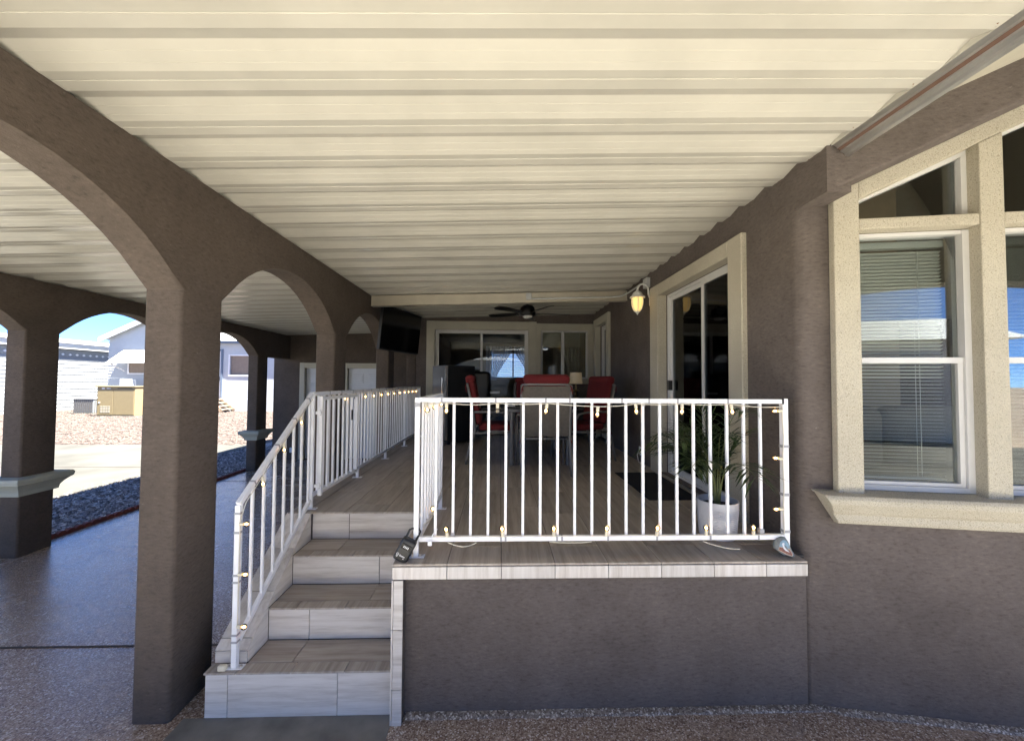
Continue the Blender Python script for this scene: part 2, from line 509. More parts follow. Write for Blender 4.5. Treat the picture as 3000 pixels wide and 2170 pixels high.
    def rbox(s, x0, x1, y0, y1, z0, z1, r, seg=3, xf=None):
        bm = bmesh.new()
        bmesh.ops.create_cube(bm, size=1)
        for v in bm.verts:
            v.co = Vector(((x0 + x1) / 2 + v.co.x * (x1 - x0), (y0 + y1) / 2 + v.co.y * (y1 - y0), (z0 + z1) / 2 + v.co.z * (z1 - z0)))
        bmesh.ops.bevel(bm, geom=list(bm.edges), offset=r, segments=seg, profile=0.5, affect='EDGES')
        bm.verts.index_update()
        vs = [xf(v.co) if xf else v.co.copy() for v in bm.verts]
        fs = [tuple(v.index for v in f.verts) for f in bm.faces]
        bm.free()
        return s.add(vs, fs)
    def build(s, name, mat, parent=None, smooth=False, origin=None, fix=True, bev=0.0):
        if mat == 'tan' and not bev: bev = .007
        xs = [p[0] for p in s.v]; ys = [p[1] for p in s.v]; zs = [p[2] for p in s.v]
        if origin is None:
            origin = ((min(xs) + max(xs)) / 2, (min(ys) + max(ys)) / 2, (min(zs) + max(zs)) / 2 if parent else min(zs))
        o0 = Vector(origin)
        me = bpy.data.meshes.new(name)
        me.from_pydata([(p[0] - o0.x, p[1] - o0.y, p[2] - o0.z) for p in s.v], [], s.f)
        me.validate()
        if fix:
            bm = bmesh.new(); bm.from_mesh(me)
            bmesh.ops.recalc_face_normals(bm, faces=bm.faces)
            if bev:
                bmesh.ops.bevel(bm, geom=list(bm.edges), offset=bev, segments=2, profile=0.6, affect='EDGES', clamp_overlap=True)
            bm.to_mesh(me); bm.free()
        if smooth:
            me.shade_smooth()
            if smooth != 'all':
                me.set_sharp_from_angle(angle=math.radians(40))
        me.materials.append(MAT[mat] if isinstance(mat, str) else mat)
        return link(name, me, o0, parent)

WLOC = {}
def link(name, me, wloc, parent=None):
    o = bpy.data.objects.new(name, me)
    COL.objects.link(o)
    w = Vector(wloc)
    if parent is not None:
        o.parent = parent
        o.location = w - WLOC[parent.name]
    else:
        o.location = w
    WLOC[o.name] = w
    return o

def thing(name, label, cat, loc=(0, 0, 0), group=None):
    o = bpy.data.objects.new(name, None)
    o.empty_display_size = 0.1
    COL.objects.link(o)
    o.location = loc
    WLOC[o.name] = Vector(loc)
    return tag(o, label, cat, group)

def tag(o, label, cat, group=None):
    o['label'] = label
    o['category'] = cat
    if group: o['group'] = group
    return o

def struct(o):
    o['kind'] = 'structure'
    return o

def copy_tree(o, parent=None):
    c = o.copy()
    COL.objects.link(c)
    if parent is not None:
        c.parent = parent
    for ch in list(o.children):
        copy_tree(ch, c)
    return c

def bx(name, mat, parent, x0, x1, y0, y1, z0, z1, c=0.0, **k):
    return MB().box(x0, x1, y0, y1, z0, z1, c).build(name, mat, parent, **k)

fXZ = lambda u, v, w: (u, w, v)      # outline in x,z extruded along y
fYZ = lambda u, v, w: (w, u, v)      # outline in y,z extruded along x
fXY = lambda u, v, w: (u, v, w)

def wall_holes(u0, u1, z0, z1, holes, fn, a, b):
    """solid wall in (u,z) with rectangular holes, extruded from w=a to w=b"""
    us = sorted({u0, u1, *[h[0] for h in holes], *[h[1] for h in holes]})
    zs = sorted({z0, z1, *[h[2] for h in holes], *[h[3] for h in holes]})
    us = [u for u in us if u0 <= u <= u1]; zs = [z for z in zs if z0 <= z <= z1]
    def solid(i, j):
        if not (0 <= i < len(us) - 1 and 0 <= j < len(zs) - 1): return False
        cu, cz = (us[i] + us[i + 1]) / 2, (zs[j] + zs[j + 1]) / 2
        return not any(h[0] < cu < h[1] and h[2] < cz < h[3] for h in holes)
    m = MB(); ix = {}
    def vid(i, j, w):
        if (i, j, w) not in ix:
            ix[i, j, w] = len(m.v); m.v.append(fn(us[i], zs[j], w))
        return ix[i, j, w]
    for i in range(len(us) - 1):
        for j in range(len(zs) - 1):
            if not solid(i, j): continue
            for w in (a, b):
                m.f.append((vid(i, j, w), vid(i + 1, j, w), vid(i + 1, j + 1, w), vid(i, j + 1, w)))
            for di, dj, e in ((-1, 0, ((0, 0), (0, 1))), (1, 0, ((1, 0), (1, 1))), (0, -1, ((0, 0), (1, 0))), (0, 1, ((0, 1), (1, 1)))):
                if not solid(i + di, j + dj):
                    p, q = e
                    m.f.append((vid(i + p[0], j + p[1], a), vid(i + q[0], j + q[1], a), vid(i + q[0], j + q[1], b), vid(i + p[0], j + p[1], b)))
    return m

def arch_pts(y0, y1, zs, zc, n=18):
    """circular-segment arch from (y0,zs) over the crown zc to (y1,zs)"""
    h = (y1 - y0) / 2; rise = zc - zs
    R = (h * h + rise * rise) / (2 * rise); c = (y0 + y1) / 2
    a0 = math.asin(h / R)
    return [(c + R * math.sin(-a0 + 2 * a0 * i / n), zc - R + R * math.cos(-a0 + 2 * a0 * i / n)) for i in range(n + 1)]

def bevelled_prism(poly, fn, a, b, r, keep):
    """prism whose outline edges for which keep(p, q) is true get rounded arrises"""
    bm = bmesh.new()
    va = [bm.verts.new(fn(u, v, a)) for u, v in poly]
    vb = [bm.verts.new(fn(u, v, b)) for u, v in poly]
    bm.faces.new(va[::-1]); bm.faces.new(vb)
    n = len(poly); es = []
    for i in range(n):
        j = (i + 1) % n
        bm.faces.new((va[i], va[j], vb[j], vb[i]))
    bm.edges.ensure_lookup_table()
    for i in range(n):
        j = (i + 1) % n
        if keep(poly[i], poly[j]):
            es += [bm.edges.get((va[i], va[j])), bm.edges.get((vb[i], vb[j]))]
    bmesh.ops.bevel(bm, geom=es, offset=r, segments=3, profile=0.5, affect='EDGES', clamp_overlap=True)
    bm.verts.index_update()
    m = MB()
    m.v = [tuple(v.co) for v in bm.verts]
    m.f = [tuple(v.index for v in f.verts) for f in bm.faces]
    bm.free()
    return m

def round_column(x0, x1, y0, y1, z0, z1, r=0.022):
    bm = bmesh.new()
    bmesh.ops.create_cube(bm, size=1)
    for v in bm.verts:
        v.co = Vector(((x0 + x1) / 2 + v.co.x * (x1 - x0), (y0 + y1) / 2 + v.co.y * (y1 - y0), (z0 + z1) / 2 + v.co.z * (z1 - z0)))
    es = [e for e in bm.edges if abs(e.verts[0].co.z - e.verts[1].co.z) > 0.01]
    bmesh.ops.bevel(bm, geom=es, offset=r, segments=4, profile=0.5, affect='EDGES')
    bm.verts.index_update()
    m = MB()
    m.v = [tuple(v.co) for v in bm.verts]
    m.f = [tuple(v.index for v in f.verts) for f in bm.faces]
    bm.free()
    return m

# ================================================================== SETTING
DZ = 0.89                                   # deck level
def roofz(x): return 3.2 + 0.033 * x        # underside of the roof ribs

struct(MB().box(-400, 400, -400, 400, -0.30, -0.06).build('ground', 'soil'))
struct(MB().box(-5.36, 8.0, .7, 9.83, -0.055, 0.0).build('patio_floor', 'pebble'))
struct(MB().box(-40, 14.0, -4.5, .695, -0.055, -0.006).build('driveway', 'driveconc'))  # out of view; brought forward as a bright surface that bounces light
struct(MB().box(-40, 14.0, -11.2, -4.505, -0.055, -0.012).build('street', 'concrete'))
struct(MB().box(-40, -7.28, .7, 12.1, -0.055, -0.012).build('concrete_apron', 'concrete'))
struct(MB().box(-7.275, -5.365, .7, 30, -0.058, -0.03).build('gravel_bed', 'greygravel'))
struct(MB().box(-60, -7.28, 12.105, 60, -0.058, -0.02).build('gravel_yard', 'gravel'))
struct(MB().box(-7.27, 30, 9.84, 60, -0.059, -0.035).build('side_yard', 'gravel'))
struct(MB().box(-1.78, -0.60, 1.2, 2.34, -0.01, 0.006, 0.003).build('stair_landing_pad', 'pad'))
for o_ in (MB().box(-5.35, -1.95, 2.965, 2.983, -0.01, 0.0035), MB().box(-5.35, -1.7, 7.70, 7.715, -0.01, 0.0035)):
    struct(o_.build('floor_joint', 'joint'))
struct(MB().box(-40, -7.3, 9.0, 9.03, -0.02, -0.0085).build('concrete_joint', 'joint'))

def stones(name, mat, region, n, smin, smax, z, seed, reject=None):
    rd = random.Random(seed)
    m = MB()
    base = [(1, 0, 0), (-1, 0, 0), (0, 1, 0), (0, -1, 0), (0, 0, 1), (0, 0, -1)]
    fs = [(0, 2, 4), (2, 1, 4), (1, 3, 4), (3, 0, 4), (2, 0, 5), (1, 2, 5), (3, 1, 5), (0, 3, 5)]
    x0, x1, y0, y1 = region
    for _ in range(n):
        x, y = rd.uniform(x0, x1), rd.uniform(y0, y1)
        s = rd.uniform(smin, smax)
        a = rd.uniform(0, PI)
        ca, sa = math.cos(a), math.sin(a)
        k = [(p[0] * s * rd.uniform(.7, 1.3), p[1] * s * rd.uniform(.6, 1.1), p[2] * s * rd.uniform(.45, .8)) for p in base]
        m.add([(x + p[0] * ca - p[1] * sa, y + p[0] * sa + p[1] * ca, z + p[2] + s * .2) for p in k], fs)
    o = m.build(name, mat, fix=False)
    o['kind'] = 'stuff'
    return o
g1 = stones('gravel', 'greygravel', (-7.5, -5.46, 3.9, 12.0), 9000, .012, .034, -.03, 3)
tag(g1, 'small grey gravel stones in the shaded strip beside the carport', 'gravel')
g2 = stones('gravel', 'stoneB', (-27, -7.4, 12.2, 25.5), 16000, .03, .075, -.02, 4)
tag(g2, 'sunlit pink gravel covering the yard across the drive', 'gravel')

# scalloped edging bricks along the carport floor
proto = None
yy = 3.0
while yy < 9.6:
    if proto is None:
        L = 0.30; pts = [(0, -0.03)]
        pts = [(0, -.05), (L, -.05)]
        for q in range(2, -1, -1):
            c0 = L / 3 * (q + .5)
            for k in range(6):
                a = PI * k / 5
                pts.append((c0 + L / 6 * math.cos(a), .015 + .035 * math.sin(a)))
        proto = MB().prism(pts, fYZ, 0, 0.045).build('edging_brick', 'brick', origin=(0.02, 0.15, -.05))
        o = proto
    else:
        o = proto.copy(); COL.objects.link(o)
    o.location = (-5.415 + random.uniform(-.006, .006), yy + .15, -.05)
    o.rotation_euler = (0, random.uniform(-.06, .06), random.uniform(-.03, .03))
    tag(o, 'red scalloped edging brick between carport floor and grey gravel', 'edging', 'scalloped bricks along the carport floor')
    yy += 0.305

# ================================================================== ARCADES
def arcade(name, label, x0, x1, cols, span, ztop, zs, zc, flat_end=None, mould=False, cat='arcade'):
    t = thing(name, label, cat, ((x0 + x1) / 2, span[0], 0))
    poly = []
    first = True
    pts = []
    for i, (a, b) in enumerate(cols):
        pts += [(a, zs), (b, zs)]
        if i + 1 < len(cols):
            pts += arch_pts(b, cols[i + 1][0], zs, zc)[1:-1]
    if flat_end:
        pts += [(flat_end, zs)]
        pts += [(flat_end, ztop)]
    else:
        pts += [(cols[-1][1], ztop)]
    pts += [(cols[0][0], ztop)]
    ends = [q for c in cols for q in c]
    def keep(p, q):
        if abs(p[1] - zs) < 1e-6 and abs(q[1] - zs) < 1e-6:
            return p[0] >= cols[-1][1] - 1e-6
        return p[1] < ztop - .01 and q[1] < ztop - .01
    bevelled_prism(pts, fYZ, x0, x1, .022, keep).build('arched_header', 'brown', t, smooth=True)
    for a, b in cols:
        c = round_column(x0, x1, a, b, 0.0, zs).build('column', 'brown', t, smooth=True)
        if mould:
            prof = [(0.0, .65), (.022, .655), (.03, .70), (.05, .735), (.085, .775), (.105, .79), (.112, .83), (.10, .85), (0.0, .86)]
            m = MB(); n = len(prof)
            for e, z in prof:
                m.v += [(x0 - e, a - e, z), (x1 + e, a - e, z), (x1 + e, b + e, z), (x0 - e, b + e, z)]
            for i in range(n - 1):
                for k in range(4):
                    m.f.append((i * 4 + k, i * 4 + (k + 1) % 4, i * 4 + 4 + (k + 1) % 4, i * 4 + 4 + k))
            m.f += [(3, 2, 1, 0), tuple(range((n - 1) * 4, n * 4))]
            m.build('moulded_band', 'band', c)
    return t

IN = [(0.19, 0.53), (2.31, 2.65), (4.42, 4.75), (6.54, 6.88), (8.66, 9.0)]
arcade('arcade', 'brown stucco arcade of pillars and arches between deck and carport', -2.05, -1.84, IN, (.19, 9.0), roofz(-1.945), 2.44, 2.875, flat_end=9.83)
OUT = [(0.19, 0.53), (2.31, 2.65), (4.43, 4.77), (6.52, 6.86), (8.55, 8.91)]
arcade('arcade', 'outer brown arcade with pale moulded bands on its pillars, facing the drive', -5.385, -5.175, OUT, (.19, 8.91), roofz(-5.28) - .004, 2.45, 2.84, flat_end=9.83, mould=True)

# front arches behind the viewer (seen only in the window reflections)
t = thing('front_arch_wall', 'brown front wall with wide arches where the covered patio opens', 'arch wall', (-1.9, .3, 0))
for x0, x1 in ((-1.84, 1.85),):
    zt = roofz((x0 + x1) / 2) - .05
    ap = arch_pts(x0 + .005, x1 - .25, 2.5, 2.9)
    pl_ = [(x0, zt), (x0, 2.5)] + ap + [(x1, 2.5), (x1, zt)]
    MB().prism(pl_, fXZ, .20, .40).build('arched_header', 'brown', t)
    MB().box(x1 - .25, x1, .20, .48, 0, 2.5).build('column', 'brown', t)
ap = arch_pts(1.851, 5.6, 2.5, 2.9)
MB().prism([(1.851, 2.55)] + ap + [(5.9, 2.55), (5.9, 5.0), (1.851, 3.262)], fXZ, .21, .45).build('arched_header', 'brown', t)
MB().box(5.6, 5.9, .21, .45, 0, 2.55).build('column', 'brown', t)

# ================================================================== STORAGE ROOM at the end of the carport
t = thing('storage_room', 'brown stucco storage room with two white panelled doors at carport end', 'storage room', (-4, 9.83, 0))
holes = [(-4.80, -3.97, 0.0, 2.24), (-3.765, -2.9, 0.0, 2.24)]
wall_holes(-5.56, -1.84, 0.0, 3.5, holes, fXZ, 9.83, 9.98).build('wall', 'brown', t)
MB().box(-5.56, -5.42, 9.985, 13.0, 0, 3.4).build('wall', 'brown', t)
MB().box(-5.41, -1.84, 12.85, 13.0, 0, 3.4).build('wall', 'brown', t)
MB().box(-5.6, -1.8, 9.84, 13.05, 3.505, 3.6).build('roof', 'roofing', t)
for (a, b, _, zt) in holes:
    tr = MB()
    tr.box(a - .12, a + .004, 9.795, 9.87, 0.0, zt + .125, .004)
    tr.box(b - .004, b + .09, 9.795, 9.87, 0.0, zt + .125, .004)
    tr.box(a + .005, b - .005, 9.797, 9.868, zt - .004, zt + .123, .004)
    tr.build('door_trim', 'cream', t)
    d = bx('door', 'whitedoor', t, a + .005, b - .005, 9.89, 9.93, .01, zt - .005)
    w = (b - a)
    for ci in (0, 1):
        xa = a + .11 + ci * (w / 2 - .045); xb = xa + w / 2 - .165
        for za, zb in ((1.86, 2.10), (1.12, 1.76), (.2, .98)):
            m = MB()
            m.box(xa, xb, 9.878, 9.892, za, zb, .006)
            m.box(xa + .035, xb - .035, 9.870, 9.880, za + .035, zb - .035, .005)
            m.build('door_panel', 'whitedoor', d)
    MB().lathe([(.0, 0), (.012, .0), (.012, .03), (.027, .035), (.027, .06), (.0, .065)], (b - .07, 9.89 - .066, 1.0), 12, 'y').build('door_knob', 'chrome', d, smooth=True)
bx('outlet_cover', 'white', t, -5.13, -5.05, 9.80, 9.829, .17, .29, .006)

# ================================================================== MAIN HOUSE
HX = 1.84
house = thing('house', 'brown stucco house with tan-trimmed windows and glass patio doors', 'house', (4.5, 6.0, 0))
DOOR = (3.04, 4.44, DZ + .02, 2.93)          # y0 y1 z0 z1 of the patio door in the long wall
DOOR2 = (6.62, 7.36, DZ + .02, 2.98)
wall_holes(2.13, 12.0, 0.0, 3.42, [DOOR, DOOR2, (2.13, 2.405, 0.0, 3.006)], fYZ, HX, HX + .14).build('side_wall', 'litbrown', house)
# rounded corner to the front wall
P0 = Vector((1.85, 2.34, 0)); UD = Vector((0.98487, -0.17331, 0)); ND = Vector((-0.17331, -0.98487, 0))
def bw(u, v, w): p = P0 + UD * u + ND * w; return (p.x, p.y, v)
ring = []
for k in range(9):
    a = PI - (PI / 2 - .17) * k / 8
    ring.append((HX + .065 + .065 * math.cos(a), 2.4045 - .065 * math.sin(a)))
q0, q1 = bw(.149, 0, 0), bw(.149, 0, -.14)
MB().prism([(HX + .135, 2.4045)] + ring + [q0[:2], q1[:2]], fXY, 0, 3.03).build('corner_wall', 'litbrown', house, smooth=True)
# front gable wall (u along the wall, v up)
rk = lambda u: 3.468 + .43 * (1.85 + .985 * u - 2.314)               # roof underside at the front wall
inn = lambda u: 3.03 + .468 * (u - .31)     # glass head of the raked windows
U0 = .1495
lower = [(U0, 0), (6.5, 0), (6.5, 1.27), (U0, 1.27)]
MB().prism(lower, bw, -.14, 0.0).build('front_wall', 'litbrown', house)
left = [(U0, 1.27), (.27, 1.27), (.27, inn(.27) + .02), (U0, inn(U0) + .02)]
MB().prism(left, bw, -.14, 0.0).build('front_wall', 'litbrown', house)
top = [(U0, inn(U0) + .02), (6.5, inn(6.5) + .02), (6.5, rk(6.5)), (U0, rk(U0))]
MB().prism(top, bw, -.14, 0.0).build('front_wall', 'litbrown', house)
bk = lambda u: 3.015 + .457 * (u - .055)
MB().prism([(.035, bk(.035)), (6.5, bk(6.5)), (6.5, rk(6.5) + .02), (.035, rk(.0) + .02)], bw, .0, .20).build('front_bulkhead', 'litbrown', house, bev=.016)
right = [(2.9, 1.27), (6.5, 1.27), (6.5, inn(6.5) + .02), (2.9, inn(2.9) + .02)]
MB().prism(right, bw, -.14, 0.0).build('front_wall', 'litbrown', house)
# tan window surround
tt = lambda u: 3.068 + .465 * (u - .17)
sur = house
MB().prism([(.15, 1.27), (.288, 1.27), (.288, tt(.288)), (.15, tt(.15))], bw, .002, .055).build('window_trim', 'tan', house)
MB().prism([(.2881, inn(.288)), (2.4, inn(2.4)), (2.4, tt(2.4)), (.2881, tt(.2881))], bw, .002, .054).build('window_trim', 'tan', house)
WN = [(.29, .908), (1.03, 1.648), (1.77, 2.388)]
for a, b in WN:
    MB().prism([(b + .001, 1.27), (b + .121, 1.27), (b + .121, inn(b + .121) - .001), (b + .001, inn(b + .001) - .001)], bw, -.10, .053).build('mullion', 'tan', house)
    MB().prism([(a, 2.838), (b, 2.838), (b, 2.903), (a, 2.903)], bw, -.10, .05).build('transom_bar', 'tan', house)
MB().prism([(.27, 1.27), (.2885, 1.27), (.2885, inn(.2885)), (.27, inn(.27))], bw, -.10, .002).build('window_trim', 'tan', house)
MB().prism([(.29, inn(.29)), (2.4, inn(2.4)), (2.4, inn(2.4) + .02), (.29, inn(.29) + .02)], bw, -.10, .0015).build('window_trim', 'tan', house)
# moulded sill
sp = [(0.003, 1.10), (.05, 1.105), (.06, 1.125), (.062, 1.165), (.085, 1.175), (.10, 1.20), (.125, 1.235), (.128, 1.262), (.115, 1.282), (.0, 1.288), (-.12, 1.288), (-.12, 1.271), (0.003, 1.271)]
m = MB()
fsil = lambda w, v, u: bw(u + max(0, (v - 1.105)) * (-.62), v, w)
m.v = [bw(.15 - max(0, v - 1.105) * .62, v, w) for w, v in sp] + [bw(3.0, v, w) for w, v in sp]
n = len(sp)
m.f = [tuple(range(n)), tuple(range(2 * n - 1, n - 1, -1))] + [(i, (i + 1) % n, n + (i + 1) % n, n + i) for i in range(n)]
m.build('window_sill', 'tan', house)
# window units: frame, glass, blind
for wi, (a, b) in enumerate(WN):
    zb, zt, zm = 1.292, 2.832, 2.065
    m = MB()
    fr = .028
    for (u0, u1, v0, v1, w0, w1) in ((a, a + .012, zb, zt, -.09, -.02), (b - .035, b, zb, zt, -.09, -.015), (a + .012, b - .035, zt - .022, zt, -.089, -.02), (a + .012, b - .035, zb, zb + .03, -.089, -.016)):
        m.prism([(u0, v0), (u1, v0), (u1, v1), (u0, v1)], bw, w0, w1)
    wf = m.build('window_frame', 'vinyl', house)
    m = MB()
    m.prism([(a + .0125, zm - .018), (b - .0355, zm - .018), (b - .0355, zm + .016), (a + .0125, zm + .016)], bw, -.075, -.028)
    m.prism([(b - .062, zb + .031), (b - .0357, zb + .031), (b - .0357, zm - .019), (b - .062, zm - .019)], bw, -.07, -.03)
    m.prism([(a + .0127, zb + .031), (b - .0625, zb + .031), (b - .0625, zb + .052), (a + .0127, zb + .052)], bw, -.07, -.03)
    m.build('sash_rail', 'vinyl', wf)
    MB().prism([(a + .006, zm), (b - .02, zm), (b - .02, zt - .01), (a + .006, zt - .01)], bw, -.062, -.058).build('pane', 'glass', wf)
    MB().prism([(a + .006, zb + .02), (b - .05, zb + .02), (b - .05, zm - .001), (a + .006, zm - .001)], bw, -.052, -.048).build('pane', 'glass', wf)
    # transom glass
    m = MB()
    m.prism([(a, inn(a)), (b, inn(b)), (b, inn(b) - .03), (a, inn(a) - .012)], bw, -.088, -.02)
    m.prism([(b - .03, 2.9035), (b - .0005, 2.9035), (b - .0005, inn(b) - .031), (b - .03, inn(b - .03) - .031)], bw, -.087, -.018)
    wf2 = m.build('transom_frame', 'vinyl', house)
    MB().prism([(a + .002, 2.904), (b - .02, 2.904), (b - .02, inn(b - .02) - .01), (a + .002, inn(a) - .004)], bw, -.06, -.056).build('pane', 'glass', wf2)
    # blind
    bl = MB().prism([(a + .015, zt - .065), (b - .05, zt - .065), (b - .05, zt - .025), (a + .015, zt - .025)], bw, -.16, -.115).build('window_blind', 'blind', house)
    z = zb + .07
    k = 0
    sm = None
    while z < zt - .075:
        if sm is None or True:
            tilt = -.0065 if z > 2.1 else (-.004 if z > 1.95 else -.0015)
            q = MB()
            q.v = [bw(a + .018, z - tilt, -.125), bw(b - .055, z - tilt, -.125), bw(b - .055, z + tilt * .3 + .0012, -.1375), bw(a + .018, z + tilt * .3 + .0012, -.1375), bw(b - .055, z + tilt, -.15), bw(a + .018, z + tilt, -.15),
                   bw(a + .018, z - tilt - .001, -.125), bw(b - .055, z - tilt - .001, -.125), bw(b - .055, z + tilt * .3, -.1375), bw(a + .018, z + tilt * .3, -.1375), bw(b - .055, z + tilt - .001, -.15), bw(a + .018, z + tilt - .001, -.15)]
            q.f = [(0, 1, 2, 3), (3, 2, 4, 5), (7, 6, 9, 8), (8, 9, 11, 10), (0, 6, 7, 1), (5, 4, 10, 11), (0, 3, 9, 6), (3, 5, 11, 9), (1, 7, 8, 2), (2, 8, 10, 4)]
            q.build('slat', 'blind', bl)
        z += .0215
    m = MB()
    for uu in (a + .09, a + .43):
        for ww in (-.122, -.152):
            m.bar(bw(uu, zb + .05, ww), bw(uu, zt - .03, ww), .0022, .0022)
    m.bar(bw(a + .018, zb + .055, -.1375), bw(b - .055, zb + .055, -.1375), .028, .012)
    m.build('blind_cord', 'blind', bl)

# house roof slabs and inner shell
roof = MB()
fr_ = lambda u, v, w: (u, w, v)
zx = lambda x: 3.468 + .43 * (x - 2.314)
sl1 = [(1.90, zx(1.9)), (6.2, zx(6.2)), (6.2, zx(6.2) + .2), (1.90, zx(1.9) + .2)]
MB().prism(sl1, fr_, .12, 12.1).build('roof', 'cream', house)
sl2 = [(6.2, zx(6.2)), (10.6, zx(1.8)), (10.6, zx(1.8) + .2), (6.2, zx(6.2) + .2)]
MB().prism(sl2, fr_, .12, 12.1).build('roof', 'cream', house)
MB().box(2.05, 10.4, 2.6, 11.9, DZ - .2, DZ - .01).build('floor', 'carpet', house)
wall_holes(1.6, 12.0, 0, 3.6, [(2.9, 5.3, 1.5, 3.1)], fYZ, 10.2, 10.4).build('side_wall', 'brown', house)  # unseen opening, added to let daylight into the front room
wall_holes(-1.63, 10.2, 0.0, 5.0, [(-.25, .86, 2.05, 2.87)], fXZ, 11.9, 12.05).build('back_wall', 'room', house)
MB().box(6.0, 6.1, 5.81, 11.89, DZ, 3.3).build('room_partition', 'room', house)
MB().box(2.0, 5.99, 5.7, 5.8, DZ, 4.9).build('room_partition', 'room', house)
# room ceiling battens seen through the raked transoms
for k in range(6):
    yb = 2.75 + .5 * k
    MB().prism([(2.1, zx(2.1) - .012), (5.9, zx(5.9) - .012), (5.9, zx(5.9) - .002), (2.1, zx(2.1) - .002)], fr_, yb, yb + .02).build('ceiling_batten', 'room', house)

# far wing: end wall with sliding door and window
EY = 7.65
SL = (-1.27, .555, DZ + .02, 2.94)
WI = (.79, 1.725, 1.99, 2.94)
wall_holes(-1.63, HX - .001, 0.0, 3.45, [SL, WI], fXZ, EY, EY + .14).build('end_wall', 'litbrown', house)
MB().box(-1.63, -1.50, EY + .141, 11.899, 0, 3.4).build('side_wall', 'brown', house)
MB().box(-1.49, 2.0, EY + .15, 11.89, DZ - .1, DZ - .005).build('floor', 'carpet', house)
MB().box(-1.60, 1.84, EY + .145, 11.895, 3.12, 3.2).build('room_ceiling', 'roomceil', house)
MB().box(1.6, 1.84, EY + .145, 11.895, DZ, 3.119).build('room_partition', 'room', house)
m = MB()
m.box(SL[0] - .155, SL[0] + .004, EY - .035, EY + .06, DZ, SL[3] + .16, .005)
m.box(SL[1] - .004, SL[1] + .155, EY - .034, EY + .06, DZ, SL[3] + .16, .005)
m.box(SL[0] + .005, SL[1] - .005, EY - .033, EY + .059, SL[3] - .004, SL[3] + .158, .005)
m.build('door_trim', 'cream', house)
m = MB()
m.box(WI[0] - .078, WI[0] + .004, EY - .031, EY + .028, WI[2] - .1, WI[3] + .13, .004)
m.box(WI[1] - .004, WI[1] + .12, EY - .031, EY + .028, WI[2] - .1, WI[3] + .13, .004)
m.box(WI[0] + .005, WI[1] - .005, EY - .030, EY + .028, WI[3] - .004, WI[3] + .128, .004)
m.box(WI[0] + .005, WI[1] - .005, EY - .030, EY + .028, WI[2] - .1, WI[2] + .004, .004)
m.build('window_trim', 'cream', house)
def slider(parent, fn, u0, u1, z0, z1, um, mat='dglass', handle=None):
    """two-panel sliding glass door; fn(u, z, w) with w positive to the outside"""
    f = MB()
    for (a, b, c, d, w0, w1) in ((u0 + .001, u0 + .03, z0, z1 - .001, -.05, .0), (u1 - .03, u1 - .001, z0, z1 - .001, -.05, .0), (u0 + .031, u1 - .031, z1 - .03, z1 - .001, -.05, -.001), (u0 + .031, u1 - .031, z0, z0 + .03, -.05, -.001)):
        f.prism([(a, c), (b, c), (b, d), (a, d)], fn, w0, w1)
    fo = f.build('door_frame', 'vinyl', parent)
    for (a, b, w) in ((u0 + .03, um + .02, -.014), (um - .02, u1 - .03, -.039)):
        s = MB()
        e = .042
        for (p, q, r, t_) in ((a, a + e, z0 + .03, z1 - .03), (b - e, b, z0 + .03, z1 - .03), (a + e, b - e, z1 - .03 - e, z1 - .03), (a + e, b - e, z0 + .03, z0 + .03 + e * 1.4)):
            s.prism([(p, r), (q, r), (q, t_), (p, t_)], fn, w - .012, w + .012)
        s.build('door_leaf', 'vinyl', fo)
        MB().prism([(a + .03, z0 + .07), (b - .03, z0 + .07), (b - .03, z1 - .06), (a + .03, z1 - .06)], fn, w - .003, w + .003).build('pane', mat, fo)
    if handle:
        h = MB()
        h.prism([(handle[0] - .015, handle[1]), (handle[0] + .015, handle[1]), (handle[0] + .015, handle[1] + .11), (handle[0] - .015, handle[1] + .11)], fn, -.03, .016)
        h.build('handle', 'black', fo)
    return fo
slider(house, lambda u, z, w: (u, EY + .07 - w, z) if False else (u, EY + .05 - w, z), SL[0], SL[1], SL[2], SL[3], -.365, 'glass')
m = MB()
fo = MB()
for (a, b, c, d) in ((WI[0], WI[0] + .045, WI[2], WI[3]), (WI[1] - .03, WI[1], WI[2], WI[3]), (1.205, 1.262, WI[2], WI[3]), (WI[0] + .046, 1.204, WI[3] - .035, WI[3]), (1.263, WI[1] - .031, WI[3] - .035, WI[3]), (WI[0] + .046, 1.204, WI[2], WI[2] + .035), (1.263, WI[1] - .031, WI[2], WI[2] + .035)):
    fo.box(a, b, EY + .03, EY + .09, c, d)
fo = fo.build('window_frame', 'vinyl', house)
bx('pane', 'glass', fo, WI[0] + .04, 1.21, EY + .055, EY + .061, WI[2] + .03, WI[3] - .03)
bx('pane', 'glass', fo, 1.256, WI[1] - .025, EY + .065, EY + .071, WI[2] + .03, WI[3] - .03)
bx('roller_shade', 'drape', house, .84, 1.66, EY + .2, EY + .215, 2.62, 2.93)
